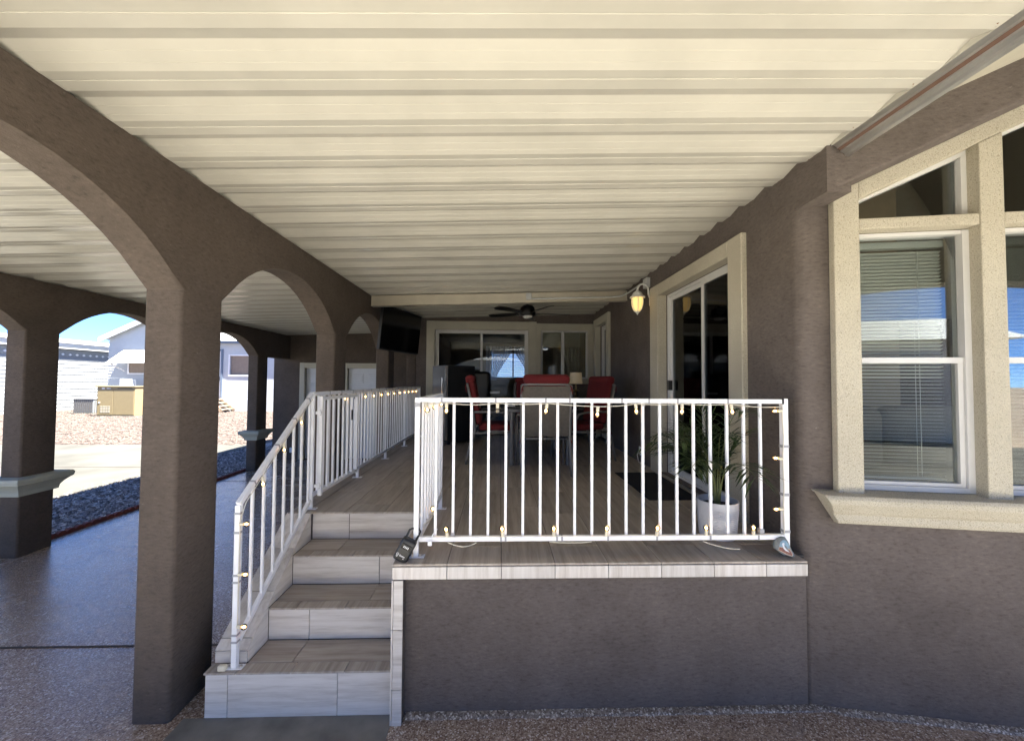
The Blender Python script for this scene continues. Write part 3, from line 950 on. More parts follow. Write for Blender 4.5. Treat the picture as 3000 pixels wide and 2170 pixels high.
# patio door in the long wall
m = MB()
y0, y1, z0, z1 = DOOR
m.box(HX - .04, HX + .07, y0 - .18, y0 + .004, DZ, z1 + .125, .006)
m.box(HX - .04, HX + .07, y1 - .004, y1 + .22, DZ, z1 + .125, .006)
m.box(HX - .039, HX + .069, y0 + .005, y1 - .005, z1 - .004, z1 + .124, .006)
m.build('door_trim', 'tan', house)
slider(house, lambda u, z, w: (HX + .078 - w, u, z), y0, y1, z0 - .01, z1, 3.66, 'dglass', (y1 - .055, 1.84))
bx('threshold', 'alu', house, HX - .03, HX + .1, y0, y1, DZ - .01, DZ + .012)
y0, y1, z0, z1 = DOOR2
m = MB()
m.box(HX - .045, HX + .06, y0 - .14, y0 + .004, DZ, z1 + .13, .006)
m.box(HX - .045, HX + .06, y1 - .004, y1 + .14, DZ, z1 + .13, .006)
m.box(HX - .044, HX + .059, y0 + .005, y1 - .005, z1 - .004, z1 + .129, .006)
m.build('door_trim', 'cream', house)
slider(house, lambda u, z, w: (HX + .08 - w, u, z), y0, y1, z0 - .01, z1, 6.98, 'dglass')

bx('outlet_cover', 'white', house, HX - .008, HX - .0005, 5.06, 5.14, .98, 1.09, .003)
MB().tube([(HX - .02, 5.10, 1.02), (HX - .05, 5.08, .99), (HX - .06, 5.0, .91), (HX - .05, 4.8, .897)], .004, 6).build('outlet_cord', 'white', house)
# curtains, blind and plant in the far room
def curtain(name, label, xt0, xt1, xb0, xb1, zt, zb, y, mat, folds, amp, waist=None, grp=None):
    m = MB(); nu, nv = folds * 6, 14
    for j in range(nv + 1):
        s = j / nv
        e = s * s * (3 - 2 * s)
        l = xt0 + (xb0 - xt0) * e; r = xt1 + (xb1 - xt1) * e
        z = zt + (zb - zt) * s
        for i in range(nu + 1):
            tt_ = i / nu
            m.v.append((l + (r - l) * tt_, y + amp * math.sin(tt_ * folds * 2 * PI) * (1 - .5 * e), z))
    for j in range(nv):
        for i in range(nu):
            k = j * (nu + 1) + i
            m.f.append((k, k + 1, k + nu + 2, k + nu + 1))
    o = m.build(name, mat, smooth='all', fix=False)
    return tag(o, label, 'curtain', grp)
curtain('sheer_curtain', 'sheer white curtain drawn to one side, nearer the fridge, behind sliding glass', -.42, .36, -.42, -.10, 2.98, 1.98, 11.6, 'sheer', 9, .025)
curtain('sheer_curtain', 'sheer white curtain drawn back behind the red head pillow of the near chair', .40, 1.15, .86, 1.15, 2.98, 1.98, 11.6, 'sheer', 9, .025)
curtain('beige_curtain', 'beige gathered curtain inside the small window above the table lamp', 1.28, 1.62, 1.46, 1.62, 2.66, 1.8, 7.95, 'drape', 5, .018)
MB().box(-.30, .91, 11.80, 11.895, 2.0, 2.049).build('window_sill', 'cream', house)
m = MB(); m.box(.375, .415, 11.86, 11.94, 2.05, 2.87); m.box(-.25, .86, 11.87, 11.93, 2.05, 2.08); m.box(-.25, .86, 11.87, 11.93, 2.84, 2.87)
m.build('window_frame', 'room', house)
lv = MB().box(-.24, .85, 11.985, 12.02, 2.8, 2.86).build('window_blind', 'blind', house)
z = 2.09
while z < 2.79:
    q = MB(); q.add([(-.24, 11.98, z), (.85, 11.98, z), (.85, 12.03, z + .05), (-.24, 12.03, z + .05), (-.24, 11.982, z - .002), (.85, 11.982, z - .002), (.85, 12.032, z + .048), (-.24, 12.032, z + .048)], [(0, 1, 2, 3), (7, 6, 5, 4), (0, 4, 5, 1), (2, 6, 7, 3), (0, 3, 7, 4), (1, 5, 6, 2)])
    q.build('slat', 'sheer', lv); z += .06

# sofa inside the front room
t = thing('sofa', 'grey-brown sofa seen through the blinds of the front window', 'sofa', (2.9, 3.4, DZ))
m = MB().rbox(2.15, 3.9, 3.05, 3.95, DZ + .12, DZ + .45, .06); m.build('seat', 'sofa', t, smooth=True)
for k in range(2):
    MB().rbox(2.2 + k * .84, 3.0 + k * .84, 2.95, 3.17, DZ + .36, DZ + .86, .09, 4).build('back_cushion', 'sofa', t, smooth=True)
MB().rbox(2.08, 2.2, 3.0, 3.95, DZ + .1, DZ + .6, .05).build('armrest', 'sofa', t, smooth=True)
for px_, py_ in ((2.2, 3.12), (3.8, 3.12), (2.2, 3.85), (3.8, 3.85)):
    bx('leg', 'black', t, px_ - .03, px_ + .03, py_ - .03, py_ + .03, DZ, DZ + .13)

# ================================================================== PATIO ROOF
cover = thing('patio_cover', 'cream ribbed metal patio roof spanning deck and carport', 'patio cover', (-1.9, 4.0, 3.1))
PW = 0.2975
prof = [(0, .0030), (.0015, .0000), (.056, -.0005), (.127, .0275), (.1310, .0285), (.1680, .0190), (.1690, .0206), (.1715, .0200), (.1725, .0180), (.2120, .0075), (.2130, .0091), (.2155, .0085), (.2165, .0065), (.2465, -.0020), (.2945, .0012), (.2984, .0032)]
XA, XB = -5.62, 1.858
me = None
def pan_mesh():
    m = MB(); n = len(prof)
    for x in (XA, XB):
        for th in (0, .0025):
            for y, z in prof:
                m.v.append((x, y, roofz(x) + z + th))
    A, B, C_, D_ = 0, n, 2 * n, 3 * n
    for i in range(n - 1):
        m.f.append((A + i, A + i + 1, C_ + i + 1, C_ + i))
        m.f.append((B + i + 1, B + i, D_ + i, D_ + i + 1))
        m.f.append((A + i + 1, A + i, B + i, B + i + 1))
        m.f.append((C_ + i, C_ + i + 1, D_ + i + 1, D_ + i))
    m.f.append((A, C_, D_, B)); m.f.append((A + n - 1, B + n - 1, D_ + n - 1, C_ + n - 1))
    return m
y = 2.222 - PW * 7
first = None
while y < 9.9:
    if first is None:
        m = pan_mesh()
        m.v = [(a, b + y, c) for a, b, c in m.v]
        first = m.build('roof_pan', 'pan', cover, fix=False)
        fy = y
    else:
        o = first.copy(); COL.objects.link(o); o.parent = cover
        o.location = first.location + Vector((0, y - fy, 0))
    y += PW
# cross beam with junction box and conduit
m = MB()
zl, zr = roofz(-1.84), roofz(1.85)
for (ya, yb, z0, z1) in ((5.62, 5.70, -.135, -.001), (5.605, 5.715, -.150, -.136)):
    m.add([(-1.84, ya, zl + z0), (1.849, ya, zr + z0), (1.849, yb, zr + z0), (-1.84, yb, zl + z0), (-1.84, ya, zl + z1), (1.849, ya, zr + z1), (1.849, yb, zr + z1), (-1.84, yb, zl + z1)],
          [(0, 3, 2, 1), (4, 5, 6, 7), (0, 1, 5, 4), (2, 3, 7, 6), (1, 2, 6, 5), (0, 4, 7, 3)])
m.build('cross_beam', 'beam', cover)
bx('junction_box', 'galv', cover, .365, .445, 5.575, 5.602, 3.10, 3.20, .004)
MB().tube([(.45, 5.588, 3.115), (1.60, 5.588, 3.155), (1.74, 5.56, 3.165), (1.79, 5.40, 3.18), (1.80, 4.95, 3.185)], .012, 8).build('conduit', 'galv', cover, smooth=True)
bx('conduit_box', 'galv', cover, 1.79, 1.849, 4.74, 4.86, 3.10, 3.22, .005)
MB().box(1.8586, 1.8616, .14, 2.12, 3.2625, 3.345).build('header_channel', 'pan', cover)
# perimeter gutter beam above the viewer
gp = [(1.862, .035), (1.862, .0), (1.884, -.010), (1.887, -.019), (1.905, -.027), (1.908, -.036), (1.929, -.045), (1.934, -.057), (1.952, -.062), (1.957, -.05), (1.957, .05)]
gut = MB().prism([(a, 3.262 + b) for a, b in gp], fXZ, .14, 2.115).build('gutter_beam', 'alu', cover)
MB().prism([(1.8875, 3.2415), (1.9045, 3.2340), (1.9040, 3.2328), (1.8870, 3.2403)], fXZ, .14, 2.113).build('brown_strip', 'gutterbrown', gut)
for k in range(4):
    yk = 2.222 - PW * k + .02
    m = MB()
    m.tube([(1.835, yk - .02, 3.295), (1.842, yk + .0, 3.272), (1.836, yk + .012, 3.262), (1.846, yk + .02, 3.28), (1.85, yk + .03, 3.262)], .0045, 6)
    m.build('rusty_hanger', 'rust', cover)

# ================================================================== DECK
deck = thing('raised_deck', 'raised deck floored in brown wood-look tile above stucco base', 'deck', (0, 5, 0))
G = .0018
def tile(name, mat, parent, x0, x1, y0, y1, z0, z1):
    ex = G if x1 - x0 > .03 else 0; ey = G if y1 - y0 > .03 else 0; ez = G if z1 - z0 > .03 else 0
    j = random.uniform(-.0004, .0004)
    return MB().box(x0 + ex, x1 - ex, y0 + ey, y1 - ey, z0 + ez, z1 - ez + (j if ez == 0 else 0), .0016).build(name, mat, parent)
TT = .012
# stucco body: an L-shaped block leaving room for the stairs
MB().prism([(-.60, 2.34), (1.848, 2.34), (1.848, 7.648), (-1.66, 7.648), (-1.66, 3.19), (-.60, 3.19)], fXY, 0.0, DZ - TT - .004).build('base', 'litbrown', deck)
MB().prism([(-.60, 2.272), (1.80, 2.272), (1.80, 2.339), (-.60, 2.339)], fXY, .81, DZ - TT - .004).build('nosing_core', 'grout', deck)
MB().prism([(-.598, 2.35), (1.846, 2.35), (1.846, 7.646), (-1.655, 7.646), (-1.655, 3.20), (-.598, 3.20)], fXY, DZ - TT - .0035, DZ - .004).build('grout_bed', 'grout', deck)
MB().box(-.596, 1.80, 2.274, 2.35, DZ - TT - .0035, DZ - .004).build('grout_bed', 'grout', deck)
JX = [-1.655, -1.522, -1.215, -.907] + [-.600 + .3075 * i for i in range(8)] + [1.848]
for i in range(len(JX) - 1):
    a, b = JX[i], JX[i + 1]
    if b <= -.59:
        ys = 3.155
    else:
        ys = 2.262
    yc = ys
    step = .61
    off = (.36, .61, .21, .48)[i % 4]
    if b > -.59:
        off = .24 if i % 2 else .40
    yn = ys + off
    while yc < 7.648:
        yn = min(yn, 7.648)
        bb = min(b, 1.80) if yc < 2.3 else b
        if bb - a > .01:
            tile('floor_tile', 'dy', deck, a, bb, yc, yn, DZ - TT, DZ)
        yc = yn; yn += step
# front edge tiles
for i in range(4, len(JX) - 1):
    tile('edge_tile', 'tz', deck, JX[i], min(JX[i + 1], 1.80), 2.262, 2.2715, .803, DZ - TT - .003)
# vertical strip beside the stairs
for z0, z1 in ((0.0, .195), (.195, .525), (.525, .80)):
    tile('strip_tile', 'tx', deck, -.592, -.536, 2.262, 2.272, z0, z1)
    tile('strip_tile', 'tz', deck, -.602, -.593, 2.262, 2.345, z0, z1)
MB().box(-.5925, -.538, 2.2725, 2.339, 0.001, .8095).build('strip_core', 'brown', deck)
# side wall tiles of the stair opening
for y0, y1, z0, z1 in ((2.345, 2.614, .27, DZ - .015), (2.614, 2.90, .475, DZ - .015), (2.90, 3.188, .68, DZ - .015)):
    tile('side_tile', 'ty', deck, -.611, -.6015, y0, y1, z0, z1)
# pebble lip at the wall foot
pts = [(2.300, 0.0), (2.306, .008), (2.320, .014), (2.339, .017), (2.339, 0.0)]
lip = MB()
N = 40
for k in range(N + 1):
    x = -.53 + (1.95 + .53) * k / N
    jz = random.uniform(-.003, .003)
    for yy_, zz in pts: lip.v.append((x, yy_ + random.uniform(-.004, .004) * (yy_ < 2.33), max(0.0005, zz + (jz if zz > .01 else 0))))
K0 = len(lip.v) // 5 - 1
for k in range(1, N + 1):
    u = 2.2 * k / N + .10
    jz = random.uniform(-.003, .003)
    for yy_, zz in pts:
        p = bw(u, max(0.0005, zz + (jz if zz > .01 else 0)), (2.339 - yy_)); lip.v.append(p)
nr = len(lip.v) // 5
for k in range(nr - 1):
    for i in range(4):
        lip.f.append((k * 5 + i, k * 5 + i + 1, k * 5 + 5 + i + 1, k * 5 + 5 + i))
struct(lip.build('pebble_kerb', 'lip', fix=False, smooth=True))

# ================================================================== STAIRS
st = thing('stairs', 'tiled stairs of four risers climbing from the patio to the deck', 'stairs', (-1.1, 2.75, 0))
RY = [2.338, 2.614, 2.90, 3.189]
RZ = [0.0, .260, .465, .672, DZ]
SX0, SX1 = -1.475, -.612
core = MB()
core.box(-1.658, SX1 + .01, RY[0] + .01, 2.63, 0, RZ[1] - TT)
core.box(SX0 + .002, SX1 + .01, 2.63, 2.915, 0, RZ[2] - TT)
core.box(SX0 + .002, SX1 + .01, 2.915, 3.188, 0, RZ[3] - TT)
core.box(SX0 + .002, SX1 + .01, RY[1] + .01, 2.6301, 0, RZ[2] - TT)
core.box(SX0 + .002, SX1 + .01, RY[2] + .01, 2.9151, 0, RZ[3] - TT)
core.build('core', 'grout', st)
for a, b in ((-1.667, -1.54), (-1.54, -.922), (-.922, -.604)):
    tile('riser_tile', 'tx', st, a, b, RY[0], RY[0] + .010, 0.002, RZ[1] - TT - .001)
for (i, js) in ((1, (-1.217,)), (2, (-.859,)), (3, (-1.187,))):
    e = [SX0, *js, SX1 + .008]
    for a, b in zip(e[:-1], e[1:]):
        tile('riser_tile', 'tx', st, a, b, RY[i], RY[i] + .010, RZ[i] + .001, RZ[i + 1] - TT - .001)
for i in range(3):
    x0 = -1.672 if i == 0 else SX0
    js = [(-1.491, -1.183, -.879), (-1.30, -.99, -.69), (-1.36, -1.05, -.75)][i]
    e = [x0, *js, SX1 + .008]
    yn = RY[i] + .072
    for a, b in zip(e[:-1], e[1:]):
        tile('nosing_tile', 'dy', st, a, b, RY[i] - .012, yn, RZ[i + 1] - TT, RZ[i + 1])
    e = [SX0, (-1.217, -.859, -1.187)[i], SX1 + .008]
    for a, b in zip(e[:-1], e[1:]):
        tile('tread_tile', 'dx', st, a, b, yn, RY[i + 1], RZ[i + 1] - TT, RZ[i + 1])
# sloping stringer kerb
sy0, sz0, sy1, sz1 = 2.405, .335, 3.17, DZ
MB().prism([(sy0 + .012, RZ[1]), (3.188, RZ[1]), (3.188, sz1 - .012), (sy1, sz1 - .012), (sy0 + .012, sz0 - .012)], fYZ, -1.655, SX0 - .010).build('stringer', 'grout', st)
def q3(a, b, s): return (a[0] + (b[0] - a[0]) * s, a[1] + (b[1] - a[1]) * s)
S0, S1 = (sy0, sz0), (sy1, sz1)
sn = Vector((-(sz1 - sz0), (sy1 - sy0))).normalized()
cuts = [0, .07, .36, .68, 1.0]
for s0, s1 in zip(cuts[:-1], cuts[1:]):
    a, b = q3(S0, S1, s0 + .003), q3(S0, S1, s1 - .003)
    MB().prism([a, b, (b[0] - sn.x * .011, b[1] - sn.y * .011), (a[0] - sn.x * .011, a[1] - sn.y * .011)], fYZ, -1.662, SX0 - .001).build('stringer_tile', 'ty', st)
tile('stringer_tile', 'tx', st, -1.662, SX0, sy0, sy0 + .011, RZ[1] + .001, sz0 - .004)
# inner face tiles of the stringer
ia = lambda y: sz0 + (sz1 - sz0) * (y - sy0) / (sy1 - sy0) - .008
for y0, y1, zb in ((sy0 + .013, 2.611, RZ[1] + .001), (2.615, 2.897, RZ[2] + .001), (2.901, 3.166, RZ[3] + .001)):
    p = [(y0, zb), (y1, zb), (y1, ia(y1)), (y0, max(zb + .002, ia(y0)))]
    MB().prism(p, fYZ, SX0 - .009, SX0).build('stringer_tile', 'ty', st)

# ================================================================== RAILINGS
def baluster_mesh(h, s=.0155):
    return MB().box(-s / 2, s / 2, -s / 2, s / 2, 0, h, .001)
def balusters(parent, pts, h, s=.0155):
    first = None
    for p in pts:
        if first is None:
            m = baluster_mesh(h, s); m.v = [(a + p[0], b + p[1], c + p[2]) for a, b, c in m.v]
            first = m.build('baluster', 'white', parent); p0 = Vector(p)
        else:
            o = first.copy(); COL.objects.link(o); o.parent = parent
            o.location = first.location + (Vector(p) - p0)
RT, RB = 1.825, 1.009
fr = thing('front_railing', 'white metal railing across the deck front with a short return beside stairs', 'railing', (.6, 2.36, DZ))
FX0, FX1, FY = -.487, 1.735, 2.36
def post(parent, x, y, z0, z1, s=.029, plate=True):
    p = MB().box(x - s / 2, x + s / 2, y - s / 2, y + s / 2, z0, z1, .002).build('rail_post', 'white', parent)
    if plate:
        m = MB(); m.box(x - .05, x + .05, y - .022, y + .022, z0 + .0005, z0 + .006, .001); m.build('foot_plate', 'white', p)
        m = MB()
        for dx in (-.036, .036): m.lathe([(.0, 0), (.008, 0), (.008, .006), (.004, .009), (0, .009)], (x + dx, y, z0 + .006), 8)
        m.build('bolt', 'alu', p)
post(fr, FX0, FY, DZ, RT - .026)
post(fr, FX1 + .004, FY, DZ + .015, RT + .004, .034, False)
bx('foot_plate', 'white', fr, FX1 - .02, FX1 + .04, FY - .02, FY + .02, DZ + .0005, DZ + .016, .001)
bx('top_rail', 'white', fr, FX0 - .016, FX1 - .014, FY - .015, FY + .015, RT - .0265, RT, .002)
bx('bottom_rail', 'white', fr, FX0 + .0155, FX1 - .014, FY - .014, FY + .014, RB - .028, RB, .002)
balusters(fr, [(-.3755 + .1034 * i, FY, RB) for i in range(20)], RT - RB - .0265)
bx('black_tie', 'black', fr, FX1 - .016, FX1 - .004, FY - .02, FY + .02, RT - .03, RT + .006, .003)
# return wing beside the stairs
WX, WY = FX0 + .01, 3.235
post(fr, WX, WY, DZ, RT - .026)
bx('top_rail', 'white', fr, WX - .014, WX + .014, FY + .0155, WY + .016, RT - .0265, RT - .0005, .002)
bx('bottom_rail', 'white', fr, WX - .013, WX + .013, FY + .015, WY - .015, RB - .028, RB - .0005, .002)
balusters(fr, [(WX, 2.47 + .1 * i, RB - .0005) for i in range(8)], RT - RB - .0265)

sr = thing('side_railing', 'long white metal railing along the deck edge above the carport', 'railing', (-1.52, 5.3, DZ))
LX = -1.52
PY = [3.245, 4.29, 5.315, 6.36, 7.50]
for y in PY: post(sr, LX, y, DZ, RT - .026)
bx('top_rail', 'white', sr, LX - .018, LX + .018, 3.228, 7.52, RT - .0265, RT + .004, .003)
bx('bottom_rail', 'white', sr, LX - .013, LX + .013, 3.262, 7.485, RB - .028, RB, .002)
bl_ = []
for a, b in zip(PY[:-1], PY[1:]):
    n = int(round((b - a) / .107)); bl_ += [(LX, a + (b - a) * k / n, RB) for k in range(1, n)]
balusters(sr, bl_, RT - RB - .0265)

gt = thing('gate', 'white metal gate swung open flat against the side railing by stairs', 'gate', (-1.465, 3.7, DZ + .1))
GX = -1.468
bx('stile', 'white', gt, GX - .014, GX + .014, 3.275, 3.305, .985, 1.795, .002)
bx('stile', 'white', gt, GX - .014, GX + .014, 4.075, 4.105, .985, 1.785, .002)
bx('top_rail', 'white', gt, GX - .013, GX + .013, 3.3055, 4.0745, 1.762, 1.788, .002)
bx('bottom_rail', 'white', gt, GX - .013, GX + .013, 3.3055, 4.0745, 1.000, 1.026, .002)
balusters(gt, [(GX, 3.305 + .11 * i, 1.026) for i in range(1, 7)], .7355)
bx('latch', 'black', gt, GX + .0145, GX + .024, 3.90, 3.925, 1.54, 1.64, .003)
for z in (1.66, 1.07):
    m = MB()
    m.lathe([(0, 0), (.012, 0), (.012, .05), (0, .05)], (GX - .002, 3.262, z - .025), 10)
    m.box(GX - .03, GX + .012, 3.250, 3.276, z - .012, z + .012, .002)
    m.build('hinge', 'white', gt)

sg = thing('stair_railing', 'white metal handrail sloping down the left side of the stairs', 'railing', (-1.53, 2.8, .26))
A_, B_ = Vector((LX, 2.372, 1.205)), Vector((LX, 3.226, 1.811))
post(sg, LX - .004, 2.372, .26, 1.192, .030)
dz_ = (B_ - A_).normalized()
MB().bar(A_ + dz_ * -.012, B_, .030, .030, c=.002).build('top_rail', 'white', sg)
C0, C1 = Vector((LX, 2.39, .405)), Vector((LX, 3.228, .965))
MB().bar(C0, C1, .026, .028, c=.002).build('bottom_rail', 'white', sg)
for i in range(7):
    yb = 2.372 + .118 * (i + 1) + (.0 if i < 7 else 0)
    if yb > 3.21: break
    s1 = (yb - A_.y) / (B_.y - A_.y); s0 = (yb - C0.y) / (C1.y - C0.y)
    zt_ = A_.z + (B_.z - A_.z) * s1 - .016; zb_ = C0.z + (C1.z - C0.z) * s0 + .012
    MB().box(LX - .008, LX + .008, yb - .008, yb + .008, zb_, zt_, .001).build('baluster', 'white', sg)
bx('shim_block', 'socket', sg, -1.60, -1.555, 2.335, 2.36, .262, .292, .004)

# ================================================================== STRING LIGHTS
def bulb(parent, p, d, lit=True, r=.0165):
    """p: socket end on the wire, d: direction the bulb points"""
    d = Vector(d).normalized(); p = Vector(p)
    q = d.to_track_quat('Z', 'Y').to_matrix()
    def xf(mb): mb.v = [tuple(p + q @ Vector(v)) for v in mb.v]; return mb
    s = xf(MB().lathe([(0, 0), (.0085, 0), (.0095, .004), (.0095, .026), (.0085, .03), (0, .03)], n=10)).build('socket', 'socket', parent, smooth=True)
    gp_ = [(.0, .030), (.007, .030), (.008, .034)]
    for k in range(1, 9):
        a = PI * (.16 + .84 * k / 8)
        gp_.append((max(.0003, r * math.sin(a)), .048 - r * math.cos(a)))
    b = xf(MB().lathe(gp_, n=14)).build('bulb', 'bulbglass', parent, smooth='all')
    f = MB()
    for k in range(5):
        a = 2 * PI * k / 5
        f.tube([(.002 * math.cos(a), .002 * math.sin(a), .036), (.0062 * math.cos(a), .0062 * math.sin(a), .043), (.0062 * math.cos(a + .5), .0062 * math.sin(a + .5), .053)], .0014, 5)
    if lit: f.lathe([(.0, .040), (.0035, .042), (.0045, .046), (.003, .050), (0, .052)], n=8)
    xf(f).build('filament', 'fil' if lit else 'alu', b)

def wire(parent, pts, sag=.012, r=.0028):
    m = MB(); out = []
    for a, b in zip(pts[:-1], pts[1:]):
        a, b = Vector(a), Vector(b); h = random.uniform(.3, 1.5)
        for k in range(6):
            s = k / 6
            v = a.lerp(b, s); v.z -= sag * h * 4 * s * (1 - s) * (1 if abs(b.z - a.z) < .1 else .1)
            v.y += random.uniform(-.001, .001)
            out.append(v)
    out.append(Vector(pts[-1]))
    m.tube(out, r, 6).build('wire', 'wire', parent, smooth='all')

sf = thing('string_lights', 'string of small clear bulbs taped around the front railing', 'string lights', (.6, 2.33, DZ))
topx = [-.315, -.013, .283, .588, .815, 1.10, 1.40]
botx = [-.300, .023, .325, .637, .94, 1.24, 1.53]
yw = FY - .019
for i, x in enumerate(topx):
    dz = (.0, .0, .0, -.018, 0, 0, 0)[i]
    bulb(sf, (x, yw, RT - .03 + dz), (random.uniform(-.12, .12) + (-.18 if i == 2 else 0), -.08, -1), i != 1)
for i, x in enumerate(botx):
    bulb(sf, (x, yw, RB + .002), (random.uniform(-.1, .1) + (-.3 if i == 0 else 0), -.08, 1), True)
for z in (1.757, 1.468, 1.168):
    bulb(sf, (FX1 - .02, yw, z), (-1, -.1, random.uniform(-.08, .08)), True)
for y, s in ((2.46, 1), (2.75, 1), (3.05, 1)):
    bulb(sf, (WX + .022, y, RT - .035), (.1, 0, -1), True)
bulb(sf, (WX + .03, 2.70, RB + .01), (.0, -.2, 1), True)
wire(sf, [(FX0 + .03, yw, RT - .029)] + [(x, yw, RT - .030 + (-.018 if i == 3 else 0)) for i, x in enumerate(topx)] + [(FX1 - .02, yw, RT - .045)], .008)
wire(sf, [(FX1 - .018, yw, RT - .045), (FX1 - .02, yw, 1.757), (FX1 - .012, yw, 1.60), (FX1 - .02, yw, 1.468), (FX1 - .014, yw, 1.3), (FX1 - .02, yw, 1.168), (FX1 - .016, yw, RB + .01)], .003)
wire(sf, [(FX1 - .03, yw, RB + .006)] + [(x, yw, RB + .003) for x in botx[::-1]] + [(FX0 + .05, yw, RB + .004)], -.004)
wire(sf, [(-.30, yw, RB - .03), (-.21, yw, RB - .055), (-.13, yw, RB - .03)], .004)
wire(sf, [(.30, yw, RB - .03), (.42, yw, RB - .036), (.55, yw, RB - .03)], .002)
wire(sf, [(1.22, yw, RB - .032), (1.33, yw - .02, RB - .06), (1.42, yw - .04, RB - .062)], .004)
wire(sf, [(WX + .022, 2.40, RT - .03), (WX + .022, 2.75, RT - .034), (WX + .022, 3.1, RT - .03)], .006)
wire(sf, [(WX + .02, 2.45, RB + .04), (WX + .03, 2.70, RB + .008), (WX + .02, 3.0, RB + .03), (WX + .02, 3.2, RB + .06)], .01)
m = MB(); m.box(-.415, -.39, yw - .014, yw - .002, RB - .045, RB - .02, .003); m.tube([(-.40, yw - .008, RB - .02), (-.385, yw - .012, RB + .02), (-.36, yw - .004, RB + .05)], .003, 6)
m.build('plug', 'white', sf)
tp = [(x, 0) for x in (-.345, -.025, .275, .42, .735, .90, 1.075, 1.385)]
for x, _ in tp:
    bx('tape', 'tape', sf, x - .0055, x + .0055, FY - .0165, FY + .0165, RT - .028, RT + .0012)
for x in (.013, .04, .345, .375, .65, .945, 1.27, 1.565):
    bx('tape', 'tape', sf, x - .0055, x + .0055, FY - .0155, FY + .0155, RB - .0295, RB + .0012)
for z in (1.54, 1.25, 1.03):
    bx('tape', 'tape', sf, FX1 - .015, FX1 + .0225, FY - .0185, FY + .0185, z - .008, z + .008)
bx('tape', 'tape', sf, FX0 - .0162, FX0 + .0162, FY - .0162, FY + .0162, RT - .055, RT - .032)
bx('tape', 'tape', sf, 1.575, 1.601, FY - .013, FY + .013, RB + .002, RB + .034)
bx('tape', 'tape', sf, -.283, -.262, FY - .013, FY + .013, RB + .002, RB + .02)
bx('tape', 'tape', sf, .860, .876, FY - .012, FY + .012, RT - .045, RT - .028)

s2 = thing('string_lights', 'string of small clear bulbs along the stair handrail and side railing', 'string lights', (-1.5, 4.5, 1.2))
for z in (1.085, .797, .50):
    bulb(s2, (LX + .012, 2.358, z + .0), (1, -.25, .1), True)
for y, z in ((3.015, 1.60), (2.784, 1.435), (2.548, 1.262)):
    bulb(s2, (LX + .024, y, z + .052), (.1, 0, -1), True)
ly = [3.571, 3.83, 4.12, 4.407, 4.697, 4.995, 5.3, 5.6, 5.914, 6.2, 6.47, 6.763, 7.053]
for i, y in enumerate(ly):
    bulb(s2, (LX + .026, y, RT - .03), (.1, 0, -1), i != 0)
wire(s2, [(LX + .024, 3.24, RT - .02)] + [(LX + .026, y, RT - .029) for y in ly], .008)
wire(s2, [(LX + .022, 3.20, 1.775)] + [(LX + .024, y, z + .054) for y, z in ((3.015, 1.60), (2.784, 1.435), (2.548, 1.262))] + [(LX + .02, 2.40, 1.20), (LX + .014, 2.357, 1.10), (LX + .014, 2.357, .80), (LX + .014, 2.357, .50)], .006)
for s in (.14, .44, .7, .93):
    p = A_.lerp(B_, s)
    MB().bar(p - dz_ * .006, p + dz_ * .006, .0325, .0325).build('tape', 'tape', s2)
for z in (1.145, 1.035, .75, .79, .45, .41):
    bx('tape', 'tape', s2, LX - .0205, LX + .0125, 2.355, 2.389, z - .006, z + .006)
for y in ly:
    bx('tape', 'tape', s2, LX - .0195, LX + .0195, y - .05, y - .039, RT - .028, RT + .0055)

# ================================================================== SMALL THINGS ON THE DECK EDGE
lb = thing('lock_box', 'black key lock box with dials hanging from the railing corner post', 'lock box', (-.52, 2.33, DZ + .05))
ang = math.radians(28)
def lx(v):
    x, y, z = v
    c, s = math.cos(ang), math.sin(ang)
    x, y, z = x * 1.3, y * 1.2, z * 1.15
    return (-.538 + x * c + z * s, 2.312 + y, .955 - x * s + z * c)
m = MB().rbox(-.033, .033, -.022, .022, -.06, .055, .010, 3); m.v = [lx(v) for v in m.v]; m.build('case', 'black', lb, smooth=True)
m = MB().tube([(-.022, .005, .05), (-.024, .02, .085), (.0, .045, .105), (.022, .045, .09), (.024, .012, .05)], .0055, 8); m.v = [lx(v) for v in m.v]; m.build('shackle', 'black', lb, smooth=True)
m = MB().rbox(-.022, .022, -.0255, -.021, .006, .034, .002, 2); m.v = [lx(v) for v in m.v]; m.build('dial_window', 'blackgloss', lb)
m = MB()
for k in range(4): m.box(-.012 + .0065 * k, -.0085 + .0065 * k, -.0265, -.0256, .015, .025)
m.v = [lx(v) for v in m.v]; m.build('dial_digits', 'print', lb)
m = MB()
m.tube([(-.020 + .005 * math.cos(a), -.0228, -.026 + .005 * math.sin(a)) for a in [2 * PI * k / 10 for k in range(11)]], .0012, 5)
m.tube([(-.020 + .0025 * math.cos(a), -.0228, -.036 + .004 * math.sin(a)) for a in [2 * PI * k / 8 for k in range(9)]], .001, 5)
for k in range(6): m.box(-.010 + .0042 * k, -.0072 + .0042 * k, -.0230, -.0222, -.032, -.026 + (.002 if k == 0 else 0))
m.box(.008, .014, -.0230, -.0222, -.039, -.0365)
m.v = [lx(v) for v in m.v]; m.build('maker_mark', 'print', lb)

